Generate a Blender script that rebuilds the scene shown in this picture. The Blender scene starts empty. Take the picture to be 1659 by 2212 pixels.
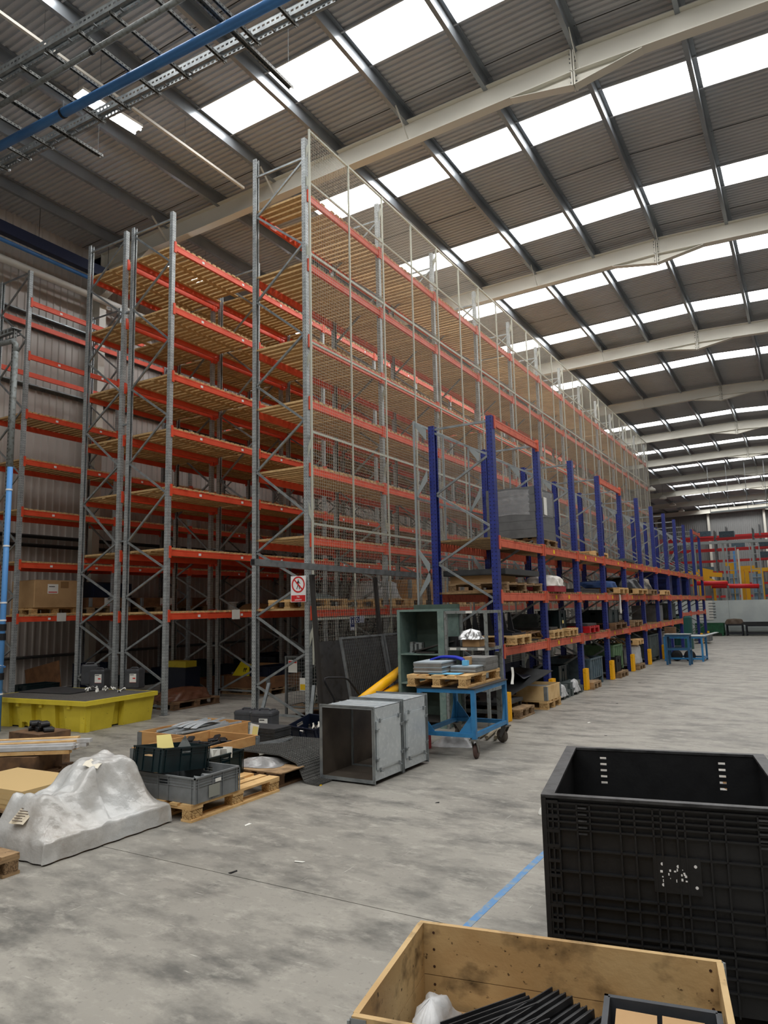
import bpy, bmesh, math, random
from mathutils import Vector, Matrix
from math import sin, cos, pi, radians, sqrt

SC = bpy.context.scene
COL = SC.collection
rng = random.Random(7)

# ------------------------------------------------------------------ camera
FPX, CAMH = 1546.7, 1.7
YAW, PITCH, ROLL = radians(30.635), radians(7.667), radians(-1.292)
W_ = Vector((-sin(YAW)*cos(PITCH), cos(YAW)*cos(PITCH), sin(PITCH)))
_r0 = Vector((cos(YAW), sin(YAW), 0)); _u0 = _r0.cross(W_)
R_ = _r0*cos(ROLL) + _u0*sin(ROLL); U_ = R_.cross(W_)
CAM = Vector((0, 0, CAMH))
cd = bpy.data.cameras.new('camera'); cd.sensor_fit = 'HORIZONTAL'; cd.sensor_width = 36.0
cd.lens = 36.0*FPX/1659.0; cd.clip_start = .05; cd.clip_end = 300
co = bpy.data.objects.new('camera', cd); COL.objects.link(co)
co.matrix_world = Matrix(((R_.x, U_.x, -W_.x, 0), (R_.y, U_.y, -W_.y, 0), (R_.z, U_.z, -W_.z, CAMH), (0, 0, 0, 1)))
SC.camera = co

# ------------------------------------------------------------------ world, exposure
SC.view_settings.view_transform = 'Standard'; SC.view_settings.look = 'None'
SC.view_settings.exposure = 0.2; SC.view_settings.gamma = 1.0
SC.view_settings.use_curve_mapping = False
SC.cycles.max_bounces = 7; SC.cycles.diffuse_bounces = 4; SC.cycles.glossy_bounces = 3
SC.cycles.transparent_max_bounces = 8; SC.cycles.caustics_reflective = False; SC.cycles.caustics_refractive = False
SC.cycles.use_denoising = True
wd = bpy.data.worlds.new('world'); SC.world = wd; wd.use_nodes = True
nt = wd.node_tree; nt.nodes.clear()
bg = nt.nodes.new('ShaderNodeBackground'); wo = nt.nodes.new('ShaderNodeOutputWorld')
bg.inputs[0].default_value = (.72, .80, .92, 1); bg.inputs[1].default_value = 1.0
nt.links.new(bg.outputs[0], wo.inputs[0])
ROOFLIGHT = 10.2        # radiance of the translucent rooflights under a bright overcast sky
LAMP = 60.0            # fluorescent tubes

def at(px, py, z=0.0):
    d = W_ + R_*((px-829.5)/FPX) - U_*((py-1106)/FPX)
    return CAM + d*((z-CAMH)/d.z)
def atx(px, py, X):
    d = W_ + R_*((px-829.5)/FPX) - U_*((py-1106)/FPX)
    return CAM + d*(X/d.x)
def aty(px, py, Y):
    d = W_ + R_*((px-829.5)/FPX) - U_*((py-1106)/FPX)
    return CAM + d*(Y/d.y)

# ------------------------------------------------------------------ materials
def lin(c):
    return tuple(((x/255)/12.92 if x/255 <= .04045 else (((x/255)+.055)/1.055)**2.4) for x in c)
def rgba(c):
    return (*lin(c), 1)
def new_mat(name):
    m = bpy.data.materials.new(name); m.use_nodes = True
    nt = m.node_tree; b = nt.nodes['Principled BSDF']
    return m, nt, b
def N(nt, t, **kw):
    n = nt.nodes.new(t)
    for k, v in kw.items(): setattr(n, k, v)
    return n
def mixrgb(nt, fac, a, b, mode='MIX'):
    n = N(nt, 'ShaderNodeMix', data_type='RGBA', blend_type=mode)
    for s, v in ((0, fac), (6, a), (7, b)):
        if hasattr(v, 'is_linked') or hasattr(v, 'links'): nt.links.new(v, n.inputs[s])
        else: n.inputs[s].default_value = v
    return n.outputs[2]
def ramp(nt, src, lo, hi):
    n = N(nt, 'ShaderNodeMapRange'); n.inputs[1].default_value = lo; n.inputs[2].default_value = hi
    nt.links.new(src, n.inputs[0]); return n.outputs[0]
def coords(nt, kind='Object', scale=(1, 1, 1), rot=(0, 0, 0)):
    tc = N(nt, 'ShaderNodeTexCoord'); mp = N(nt, 'ShaderNodeMapping')
    mp.inputs['Scale'].default_value = scale; mp.inputs['Rotation'].default_value = rot
    nt.links.new(tc.outputs[kind], mp.inputs[0]); return mp.outputs[0]
def noise(nt, vec, scale, detail=4, rough=.55):
    n = N(nt, 'ShaderNodeTexNoise'); n.inputs['Scale'].default_value = scale
    n.inputs['Detail'].default_value = detail; n.inputs['Roughness'].default_value = rough
    nt.links.new(vec, n.inputs['Vector']); return n.outputs[0]
MATS = {}
def mat(name, col, rough=.6, metal=0.0, spots=None, vary=0.0, bump=None, spec=.4, alpha=None, stretch=(1, 1, 1)):
    """spots: list of (scale, colour, lo, hi) noise patches laid over the base colour"""
    if name in MATS: return MATS[name]
    m, nt, b = new_mat(name)
    c = rgba(col); out = None
    vec = coords(nt, 'Object', stretch)
    oi = None
    if vary:
        oi = N(nt, 'ShaderNodeObjectInfo')
        add = N(nt, 'ShaderNodeVectorMath', operation='ADD'); comb = N(nt, 'ShaderNodeVectorMath', operation='SCALE')
        nt.links.new(oi.outputs['Location'], comb.inputs[0]); comb.inputs['Scale'].default_value = 1.7
        nt.links.new(vec, add.inputs[0]); nt.links.new(comb.outputs[0], add.inputs[1]); vec = add.outputs[0]
    cur = c
    for sc, c2, lo, hi in (spots or []):
        f = ramp(nt, noise(nt, vec, sc), lo, hi)
        cur = mixrgb(nt, f, cur, rgba(c2))
    if vary:
        mr = N(nt, 'ShaderNodeMapRange'); mr.inputs[3].default_value = 1-vary; mr.inputs[4].default_value = 1+vary
        nt.links.new(oi.outputs['Random'], mr.inputs[0])
        hs = N(nt, 'ShaderNodeHueSaturation'); nt.links.new(mr.outputs[0], hs.inputs['Value'])
        if isinstance(cur, tuple): hs.inputs['Color'].default_value = cur
        else: nt.links.new(cur, hs.inputs['Color'])
        cur = hs.outputs[0]
    if isinstance(cur, tuple): b.inputs['Base Color'].default_value = cur
    else: nt.links.new(cur, b.inputs['Base Color'])
    b.inputs['Roughness'].default_value = rough; b.inputs['Metallic'].default_value = metal
    b.inputs['Specular IOR Level'].default_value = spec
    if bump:
        bp = N(nt, 'ShaderNodeBump'); bp.inputs['Strength'].default_value = bump[1]; bp.inputs['Distance'].default_value = .01
        nt.links.new(noise(nt, vec, bump[0]), bp.inputs['Height']); nt.links.new(bp.outputs[0], b.inputs['Normal'])
    if alpha is not None: b.inputs['Alpha'].default_value = alpha
    MATS[name] = m; return m
def emit(name, col, strength):
    m = bpy.data.materials.new(name); m.use_nodes = True; nt = m.node_tree; nt.nodes.clear()
    e = N(nt, 'ShaderNodeEmission'); o = N(nt, 'ShaderNodeOutputMaterial')
    e.inputs[0].default_value = (*col, 1); e.inputs[1].default_value = strength
    nt.links.new(e.outputs[0], o.inputs[0]); MATS[name] = m; return m

def punched(name, col, hole, metal, rough, pitch=.05, rad=.009, us=(.022,)):
    """steel section with rows of punched holes along its length"""
    m, nt, b = new_mat(name)
    tc = N(nt, 'ShaderNodeTexCoord'); sp = N(nt, 'ShaderNodeSeparateXYZ'); sn = N(nt, 'ShaderNodeSeparateXYZ')
    nt.links.new(tc.outputs['Object'], sp.inputs[0]); nt.links.new(tc.outputs['Normal'], sn.inputs[0])
    def M(op, a, b_=None, c=None):
        n = N(nt, 'ShaderNodeMath', operation=op)
        for i, v in enumerate((a, b_, c)):
            if v is None: continue
            if isinstance(v, (int, float)): n.inputs[i].default_value = v
            else: nt.links.new(v, n.inputs[i])
        return n.outputs[0]
    isx = M('GREATER_THAN', M('ABSOLUTE', sn.outputs[0]), .5)
    mx = N(nt, 'ShaderNodeMix'); nt.links.new(isx, mx.inputs[0])
    nt.links.new(sp.outputs[0], mx.inputs[2]); nt.links.new(sp.outputs[1], mx.inputs[3])
    u = M('ABSOLUTE', mx.outputs[0])
    du = M('SUBTRACT', u, us[0])
    dz = M('SUBTRACT', M('MODULO', M('ADD', sp.outputs[2], 10.0), pitch), pitch/2)
    d = M('SQRT', M('ADD', M('MULTIPLY', du, du), M('MULTIPLY', M('MULTIPLY', dz, dz), .6)))
    isz = M('GREATER_THAN', M('ABSOLUTE', sn.outputs[2]), .5)
    f = M('MULTIPLY', M('LESS_THAN', d, rad), M('SUBTRACT', 1.0, isz))
    base = mixrgb(nt, ramp(nt, noise(nt, tc.outputs['Object'], 14.0), .35, .7), rgba(col), rgba(tuple(int(x*.82) for x in col)))
    nt.links.new(mixrgb(nt, f, base, rgba(hole)), b.inputs['Base Color'])
    b.inputs['Metallic'].default_value = metal; b.inputs['Roughness'].default_value = rough
    MATS[name] = m; return m

GALV = punched('galvanised_upright', (178, 184, 186), (58, 60, 60), .35, .42, rad=.0056, us=(.018,))
BLUEP = punched('blue_upright', (42, 54, 132), (8, 10, 30), 0, .38, pitch=.06, rad=.008, us=(.03,))
ZINC = mat('zinc_steel', (150, 156, 158), .4, .5, [(9, (118, 124, 128), .4, .7)])
ZINCD = mat('dull_zinc', (120, 124, 126), .5, .4, [(7, (92, 96, 98), .4, .7)])
RED = mat('orange_beam_paint', (226, 84, 54), .38, 0, [(5, (212, 70, 40), .45, .7)], spec=.5)
REDW = mat('worn_orange_paint', (208, 102, 76), .5, 0, [(11, (170, 62, 44), .5, .72), (40, (120, 60, 46), .68, .74)])
SLAT = mat('pine_slat', (200, 168, 120), .75, 0, [(20, (172, 138, 94), .4, .75)], vary=.12)
SLATS = mat('pine_slats_far', (194, 162, 116), .75, 0, [(3, (166, 134, 92), .4, .75)])
SLATD = mat('grey_pine_slat', (150, 124, 88), .8, 0, [(20, (112, 90, 62), .4, .75)], vary=.15)
PINE = mat('fresh_pine', (218, 182, 128), .7, 0, [(6, (188, 146, 92), .45, .7), (30, (150, 108, 66), .66, .72)], vary=.1, stretch=(1, 1, 3))
PINEW = mat('weathered_pine', (160, 132, 98), .8, 0, [(8, (112, 90, 66), .4, .7), (30, (80, 64, 50), .64, .72)], vary=.15, stretch=(1, 1, 3))
PINED = mat('dark_pine', (116, 88, 62), .8, 0, [(8, (76, 58, 44), .4, .7)], vary=.15)
CHIP = mat('chipboard_block', (206, 172, 118), .85, 0, [(90, (128, 94, 56), .45, .6)])
CHIPD = mat('old_chipboard_block', (140, 114, 84), .85, 0, [(90, (84, 64, 44), .45, .6)])
COLLAR = mat('collar_plank', (204, 158, 102), .65, 0, [(5, (184, 132, 80), .4, .7), (26, (140, 92, 52), .68, .73)], vary=.06, stretch=(1, .35, 2))
COLLARD = mat('brown_collar_plank', (128, 90, 60), .7, 0, [(5, (96, 66, 44), .4, .7)], vary=.08)
CRATEW = mat('stained_plywood', (206, 178, 130), .6, 0, [(2.2, (186, 152, 104), .4, .65), (6.5, (92, 74, 48), .52, .72), (34, (70, 52, 34), .66, .72)], vary=.03, stretch=(1, 1, 1.3), bump=(30, .15))
BLACKP = mat('black_plastic', (34, 35, 37), .42, 0, [(12, (26, 27, 29), .4, .7)], bump=(60, .08))
BLACKPG = mat('scuffed_black_rim', (66, 67, 69), .5, 0, [(14, (40, 41, 43), .45, .65)])
DKGREEN = mat('dark_teal_plastic', (22, 40, 44), .38, 0, [(10, (16, 30, 34), .4, .7)])
NAVYP = mat('navy_plastic', (18, 26, 44), .4)
GREYP = mat('grey_plastic', (124, 128, 130), .45, 0, [(9, (108, 112, 114), .4, .7)])
CANG = mat('grey_can_plastic', (74, 76, 80), .42, 0, [(8, (62, 64, 68), .4, .7)])
CHAR = mat('charcoal_sheet', (64, 66, 68), .55, .1, [(5, (50, 52, 54), .4, .7)])
DKST = mat('dark_steel', (66, 64, 63), .5, .5, [(6, (70, 68, 66), .45, .7)])
GALVS = mat('duct_galvanised', (196, 204, 208), .34, .25, [(3, (180, 188, 194), .35, .7), (22, (206, 212, 216), .5, .7)])
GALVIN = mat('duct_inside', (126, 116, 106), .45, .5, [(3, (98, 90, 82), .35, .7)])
BLUEST = mat('blue_trolley_paint', (52, 124, 176), .45, 0, [(8, (42, 106, 156), .45, .7), (34, (50, 60, 68), .67, .72)])
BLUEBN = mat('dull_blue_paint', (44, 92, 130), .5, 0, [(8, (36, 74, 108), .45, .7)])
GREENC = mat('grey_green_paint', (116, 138, 132), .55, 0, [(7, (98, 120, 116), .45, .65), (30, (150, 152, 142), .66, .7)])
GREENI = mat('green_panel', (78, 94, 86), .6, 0, [(4, (62, 76, 70), .4, .7)])
GREYST = mat('grey_steel_frame', (132, 138, 138), .5, .2, [(18, (96, 96, 92), .5, .68)])
YELL = mat('yellow_plastic', (222, 202, 62), .5, 0, [(3, (208, 188, 52), .4, .7), (22, (150, 130, 40), .66, .74)])
YELLT = mat('yellow_barrier', (250, 186, 20), .4)
YELLST = mat('yellow_guard', (246, 182, 22), .45, 0, [(20, (214, 150, 24), .6, .7)])
RUBBER = mat('rubber_mat', (76, 76, 74), .75, 0, [(12, (64, 64, 62), .4, .7)])
GRATE = mat('grey_grating', (92, 90, 86), .8, 0, [(50, (70, 68, 66), .45, .6)])
WHITE = mat('white_paint', (214, 210, 200), .5)
WHITEP = mat('white_paper', (228, 228, 222), .7)
YPAPER = mat('yellow_paper', (232, 218, 140), .7)
CREAM = mat('cream_screen_post', (184, 186, 174), .45, .15)
WIRE = mat('screen_wire', (186, 184, 172), .5, 0)
CARD = mat('cardboard', (182, 148, 106), .8, 0, [(3, (168, 134, 94), .4, .7)])
PIPEB = mat('blue_pipe', (66, 122, 182), .4, 0, [(2, (58, 110, 168), .4, .6)])
PIPEL = mat('light_blue_pipe', (90, 150, 214), .4)
NAVYB = mat('navy_beam', (28, 36, 62), .5)
REDC = mat('red_plastic', (176, 22, 30), .45)
REDR = mat('red_rack_far', (200, 52, 54), .5)
YELF = mat('yellow_jib', (222, 168, 36), .5)
BLUEC = mat('cobalt_fabric', (26, 44, 170), .75, bump=(30, .3))
CYAN = mat('cyan_card', (110, 186, 226), .5)
TYRE = mat('wheel_tyre', (98, 92, 84), .6, 0, [(20, (70, 60, 54), .45, .65)])
TYRER = mat('brown_wheel', (76, 56, 52), .6, 0, [(14, (96, 70, 62), .45, .65)])
CASTER = mat('caster_steel', (120, 120, 116), .45, .6)
SIGNR = mat('sign_red', (206, 40, 40), .5)
SIGNB = mat('sign_navy', (34, 46, 96), .5)
SIGNW = mat('sign_white', (236, 236, 236), .5)
INK = mat('ink_black', (20, 20, 24), .6)
INKN = mat('ink_navy', (22, 30, 70), .6)
GREENB = mat('green_bin_paint', (34, 92, 62), .5, 0, [(6, (26, 74, 50), .45, .7)])
OLIVE = mat('light_green_plastic', (98, 130, 96), .5, 0, [(8, (80, 110, 80), .4, .7)])
STILL = mat('stillage_grey_blue', (84, 104, 116), .5, 0, [(8, (66, 84, 94), .4, .7), (28, (120, 104, 90), .68, .73)])
STILLG = mat('stillage_grey', (82, 92, 92), .5, 0, [(8, (66, 74, 74), .4, .7)])
WRAP = mat('white_film', (200, 202, 204), .32, 0, [(7, (168, 170, 172), .4, .7)], bump=(14, .6), spec=.6)
GREYWALL = mat('grey_hoarding', (204, 214, 214), .6, 0, [(1.2, (192, 202, 204), .4, .6)])
ROOFL = emit('rooflight_glow', (1.0, .985, .955), ROOFLIGHT)
TUBE = emit('lamp_tube', (.92, .96, 1.0), LAMP)

def floor_mat():
    m, nt, b = new_mat('worn_concrete')
    v = coords(nt, 'Object', (1, 1, 1)); vs = coords(nt, 'Object', (.75, 1.35, 1), (0, 0, radians(14)))
    vl = coords(nt, 'Object', (.24, .38, 1), (0, 0, radians(-10)))
    c = mixrgb(nt, ramp(nt, noise(nt, vl, 1.5, 5), .3, .75), rgba((160, 157, 149)), rgba((130, 127, 121)))
    c = mixrgb(nt, ramp(nt, noise(nt, vs, 2.3, 7, .65), .46, .66), c, rgba((102, 101, 97)))
    c = mixrgb(nt, ramp(nt, noise(nt, vs, 6, 8, .72), .52, .78), c, rgba((180, 177, 168)))
    c = mixrgb(nt, ramp(nt, noise(nt, coords(nt, 'Object', (.6, 9, 1), (0, 0, radians(38))), 4, 6, .7), .64, .72), c, rgba((204, 202, 194)))
    c = mixrgb(nt, ramp(nt, noise(nt, coords(nt, 'Object', (9, .7, 1), (0, 0, radians(-22))), 3, 6, .7), .66, .74), c, rgba((196, 194, 186)))
    c = mixrgb(nt, ramp(nt, noise(nt, v, 30, 3), .60, .78), c, rgba((120, 118, 112)))
    nt.links.new(c, b.inputs['Base Color'])
    r = N(nt, 'ShaderNodeMapRange'); r.inputs[3].default_value = .42; r.inputs[4].default_value = .62
    nt.links.new(noise(nt, vs, 2.5, 4), r.inputs[0]); nt.links.new(r.outputs[0], b.inputs['Roughness'])
    b.inputs['Specular IOR Level'].default_value = .35
    bp = N(nt, 'ShaderNodeBump'); bp.inputs['Strength'].default_value = .12; bp.inputs['Distance'].default_value = .004
    nt.links.new(noise(nt, v, 40, 4), bp.inputs['Height']); nt.links.new(bp.outputs[0], b.inputs['Normal'])
    return m
CONC = floor_mat()
ROOFS = mat('roof_liner', (186, 188, 192), .6, 0, [(.6, (178, 180, 184), .4, .65)])
CLAD = mat('wall_liner', (198, 192, 186), .6, 0, [(.5, (188, 182, 176), .4, .65)])
PURL = mat('purlin_steel', (146, 152, 158), .32, .45, [(2, (132, 138, 144), .4, .7)])
RAFT = mat('painted_steelwork', (216, 214, 204), .5)
MARK = mat('blue_floor_paint', (92, 138, 186), .6, 0, [(16, (130, 146, 158), .48, .6)])
SCREENB = mat('grey_screen', (150, 158, 160), .45, .3)

# ------------------------------------------------------------------ mesh helpers
class MB:
    def __init__(s): s.v = []; s.f = []
    def add(s, vs, fs):
        o = len(s.v); s.v += [tuple(x) for x in vs]; s.f += [tuple(i+o for i in f) for f in fs]; return s
    def box(s, x0, x1, y0, y1, z0, z1, M=None):
        vs = [Vector((x, y, z)) for z in (z0, z1) for y in (y0, y1) for x in (x0, x1)]
        if M is not None: vs = [M @ v for v in vs]
        return s.add(vs, [(0, 2, 3, 1), (4, 5, 7, 6), (0, 1, 5, 4), (2, 6, 7, 3), (0, 4, 6, 2), (1, 3, 7, 5)])
    def cbox(s, c, d, M=None):
        return s.box(c[0]-d[0]/2, c[0]+d[0]/2, c[1]-d[1]/2, c[1]+d[1]/2, c[2]-d[2]/2, c[2]+d[2]/2, M)
    def bar(s, p, q, w, h, up=(0, 0, 1)):
        p = Vector(p); q = Vector(q); a = (q-p).normalized(); up = Vector(up)
        if abs(a.dot(up)) > .98: up = Vector((1, 0, 0))
        sd = a.cross(up).normalized(); uu = sd.cross(a)
        vs = [e + sd*(i*w/2) + uu*(j*h/2) for e in (p, q) for j in (-1, 1) for i in (-1, 1)]
        return s.add(vs, [(0, 1, 3, 2), (4, 6, 7, 5), (0, 4, 5, 1), (2, 3, 7, 6), (0, 2, 6, 4), (1, 5, 7, 3)])
    def tube(s, p, q, r, n=10, r2=None):
        p = Vector(p); q = Vector(q); a = (q-p).normalized(); r2 = r if r2 is None else r2
        up = Vector((0, 0, 1)) if abs(a.z) < .9 else Vector((1, 0, 0))
        sd = a.cross(up).normalized(); uu = sd.cross(a)
        vs = []
        for e, rr in ((p, r), (q, r2)):
            for i in range(n):
                t = 2*pi*i/n; vs.append(e + sd*(rr*cos(t)) + uu*(rr*sin(t)))
        fs = [(i, (i+1) % n, n+(i+1) % n, n+i) for i in range(n)] + [tuple(range(n))[::-1], tuple(range(n, 2*n))]
        return s.add(vs, fs)
    def path(s, pts, r, n=8):
        pts = [Vector(p) for p in pts]; vs = []; fs = []; up0 = None
        for k, p in enumerate(pts):
            a = (pts[min(k+1, len(pts)-1)] - pts[max(k-1, 0)]).normalized()
            up = Vector((0, 0, 1)) if abs(a.z) < .9 else Vector((1, 0, 0))
            if up0 is not None: up = up0
            sd = a.cross(up).normalized(); uu = sd.cross(a); up0 = uu
            for i in range(n):
                t = 2*pi*i/n; vs.append(p + sd*(r*cos(t)) + uu*(r*sin(t)))
        for k in range(len(pts)-1):
            for i in range(n):
                fs.append((k*n+i, k*n+(i+1) % n, (k+1)*n+(i+1) % n, (k+1)*n+i))
        fs += [tuple(range(n))[::-1], tuple(range((len(pts)-1)*n, len(pts)*n))]
        return s.add(vs, fs)
    def prism(s, prof, axis, a, b):
        """closed 2-D profile swept along an axis"""
        def P(u, v, t): return {'x': (t, u, v), 'y': (u, t, v), 'z': (u, v, t)}[axis]
        n = len(prof); vs = [P(u, v, a) for u, v in prof] + [P(u, v, b) for u, v in prof]
        fs = [(i, (i+1) % n, n+(i+1) % n, n+i) for i in range(n)] + [tuple(range(n))[::-1], tuple(range(n, 2*n))]
        return s.add(vs, fs)
    def sheet(s, fn, nu, nv, thick=None):
        """grid surface fn(u,v) -> point; thick adds a back face offset along -z"""
        vs = [Vector(fn(i/nu, j/nv)) for j in range(nv+1) for i in range(nu+1)]
        fs = [(j*(nu+1)+i, j*(nu+1)+i+1, (j+1)*(nu+1)+i+1, (j+1)*(nu+1)+i) for j in range(nv) for i in range(nu)]
        if thick:
            o = len(vs); vs2 = [v - Vector((0, 0, thick)) for v in vs]; vs = vs + vs2
            f2 = [tuple(i+o for i in f)[::-1] for f in fs]
            edge = []
            for i in range(nu): edge += [(i, i+1), ((nv*(nu+1))+i+1, (nv*(nu+1))+i)]
            for j in range(nv): edge += [((j+1)*(nu+1), j*(nu+1)), (j*(nu+1)+nu, (j+1)*(nu+1)+nu)]
            fs = fs + f2 + [(b, a, a+o, b+o) for a, b in edge]
        return s.add(vs, fs)
    def lathe(s, prof, n=24, M=None):
        vs = []; m = len(prof)
        for i in range(n):
            t = 2*pi*i/n
            for r, z in prof: vs.append(Vector((r*cos(t), r*sin(t), z)))
        if M is not None: vs = [M @ v for v in vs]
        fs = [(i*m+k, ((i+1) % n)*m+k, ((i+1) % n)*m+k+1, i*m+k+1) for i in range(n) for k in range(m-1)]
        fs += [tuple(i*m for i in range(n))[::-1], tuple(i*m+m-1 for i in range(n))]
        return s.add(vs, fs)
    def mesh(s, name, mt=None, smooth=False, normals=True):
        me = bpy.data.meshes.new(name); me.from_pydata(s.v, [], s.f)
        if normals:
            bm = bmesh.new(); bm.from_mesh(me); bmesh.ops.recalc_face_normals(bm, faces=bm.faces); bm.to_mesh(me); bm.free()
        if smooth: me.polygons.foreach_set('use_smooth', [True]*len(me.polygons))
        if mt: me.materials.append(mt)
        me.update(); return me
    def build(s, name, mt, parent=None, smooth=False, loc=None, rot=None):
        return put(name, s.mesh(name, mt, smooth), parent, loc, rot)
def put(name, me, parent=None, loc=None, rot=None):
    o = bpy.data.objects.new(name, me); COL.objects.link(o)
    if parent: o.parent = parent
    if loc is not None: o.location = loc
    if rot is not None: o.rotation_euler = rot
    return o
def tag(o, label=None, cat=None, group=None, kind=None):
    if label: o['label'] = label
    if cat: o['category'] = cat
    if group: o['group'] = group
    if kind: o['kind'] = kind
    if cat and 'kind' not in o: o['kind'] = 'thing'
    return o
def thing(name, label, cat, loc=(0, 0, 0), rz=0.0, group=None):
    o = put(name, None, None, loc, (0, 0, rz)); o.empty_display_size = .1
    return tag(o, label, cat, group)
def setting(name, loc=(0, 0, 0)):
    return tag(put(name, None, None, loc), kind='structure')
def ST(o): return tag(o, kind='stuff')
def RZ(a): return Matrix.Rotation(a, 4, 'Z')
def TR(*p): return Matrix.Translation(Vector(p))
def text(body, size, mt, parent, loc, rot, name='lettering', sx=1.0):
    c = bpy.data.curves.new(name, 'FONT'); c.body = body; c.size = size; c.align_x = 'CENTER'; c.align_y = 'CENTER'
    c.extrude = .0008; c.materials.append(mt); tmp = bpy.data.objects.new('tmp', c); me = bpy.data.meshes.new_from_object(tmp); bpy.data.objects.remove(tmp)
    me.name = name; me.materials.clear(); me.materials.append(mt); o = put(name, me, parent, loc, rot); o.scale = (sx, 1, 1); return o
def copy_thing(root, loc, rz=None, label=None, group=None):
    r = root.copy(); COL.objects.link(r); r.location = loc
    if rz is not None: r.rotation_euler = (0, 0, rz)
    if label: r['label'] = label
    if group: r['group'] = group
    for ch in list(root.children):
        c = ch.copy(); COL.objects.link(c); c.parent = r
        for g in list(ch.children):
            d = g.copy(); COL.objects.link(d); d.parent = c
    return r

# ================================================================== THE SHELL
X0, X1, YB, YF = -15.75, 10.2, -12.0, 82.0
XR = -2.8                                     # ridge
def zroof(x): return 11.55 + (.020*(x-XR) if x < XR else -.045*(x-XR))
RL_X0, RL_X1 = -9.47, 4.3
STRIPS = [-9.6, -5.8, -1.95, 1.95, 5.8, 9.67, 13.52, 17.36, 21.25, 25.15, 31.0, 40.75, 48.4, 55.2, 64.1, 70.2, 76.2, 80.0]
SW = .46

# floor: cast slabs with joints
fl = setting('floor')
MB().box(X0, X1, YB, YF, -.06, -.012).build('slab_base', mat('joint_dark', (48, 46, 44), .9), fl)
ys = [3.71-5*4] + [3.71+5.0*k for k in range(-3, 17)]
ys = [y for y in ys if YB < y < YF]; ys = [YB] + ys + [YF]
for a, b in zip(ys[:-1], ys[1:]):
    for xa, xb in ((X0, -15.7+7.5), (-15.7+7.5, X1)):
        MB().box(xa+.004, xb-.004, a+.004, b-.004, -.012, 0).build('floor_slab', CONC, fl)
MB().box(-1.775, -1.73, 2.2, 8.0, 0, .0015).build('floor_marking', MARK, fl)

# roof
ce = setting('ceiling')
def corrug(y0, y1, x0, x1, z0, z1, pitch=.125, d=.03):
    m = MB(); n = max(1, round((y1-y0)/pitch)); p = (y1-y0)/n; pr = []
    for k in range(n):
        y = y0+k*p; pr += [(y, 0), (y+p*.42, 0), (y+p*.5, d), (y+p*.92, d)]
    pr.append((y1, 0))
    vs = [(x0, y, z0+h) for y, h in pr] + [(x1, y, z1+h) for y, h in pr]; L = len(pr)
    m.add(vs, [(i, i+1, L+i+1, L+i) for i in range(L-1)]); return m
edges = [YB] + [e for s in STRIPS for e in (s-SW, s+SW) if YB < s-SW and s+SW < YF] + [YF]
def put_sheet(a, b, xa, xb):
    corrug(a, b, xa, xb, zroof(xa), zroof(xb)).build('roof_sheet', ROOFS, ce)
for i in range(0, len(edges)-1):
    a, b = edges[i], edges[i+1]
    if i % 2 == 0:
        cuts = [a, b] if b-a < 4 else [a, (a+b)/2, b]
        for c0, c1 in zip(cuts[:-1], cuts[1:]):
            put_sheet(c0, c1, X0, XR); put_sheet(c0, c1, XR, X1)
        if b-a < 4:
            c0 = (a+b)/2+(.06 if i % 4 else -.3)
            for xa, xb in ((X0, XR), (XR, X1)): MB().bar((xa, c0, zroof(xa)-.004), (xb, c0, zroof(xb)-.004), .014, .006).build('joint_shadow_bar', MATS['joint_dark'], ce)  # dark-coloured bar stands in for the shadow gap where sheets lap
    else:
        put_sheet(a, b, X0, RL_X0); put_sheet(a, b, RL_X1, X1)
        for xa, xb in ((RL_X0, XR), (XR, RL_X1)):
            me = MB().add([(xa, a, zroof(xa)+.02), (xb, a, zroof(xb)+.02), (xb, b, zroof(xb)+.02), (xa, b, zroof(xa)+.02)], [(0, 1, 2, 3)])
            me.build('rooflight', ROOFL, ce)
        k = MB()
        for yy in (a, b):
            for xa, xb in ((RL_X0, XR), (XR, RL_X1)):
                k.bar((xa, yy, zroof(xa)-.01), (xb, yy, zroof(xb)-.01), .03, .05)
        k.build('rooflight_curb', ROOFS, ce)
MB().box(X0-.3, X1+.3, YB-.3, YF+.3, 11.75, 11.8).build('sky_block_sheet', ROOFS, ce)  # unseen sheet added above the roof to block sky light leaking through gaps
RY = [11.6+7.72*k for k in range(-3, 10)]
PX = [-2.73+1.685*k for k in range(-7, 8)]
zsec = [(-.075, -.03), (.005, -.03), (.005, .215), (.075, .215), (.075, .19), (.085, .19), (.085, .222), (-.003, .222), (-.003, -.022), (-.067, -.022), (-.067, -.002), (-.075, -.002)]
for px in PX:
    z = zroof(px)-.224
    ends = [YB]+RY+[YF]
    for a, b in zip(ends[:-1], ends[1:]):
        if b-a < .2: continue
        MB().prism([(px+u, z+v) for u, v in zsec], 'y', a+.002, b-.002).build('purlin', PURL, ce)
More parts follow.
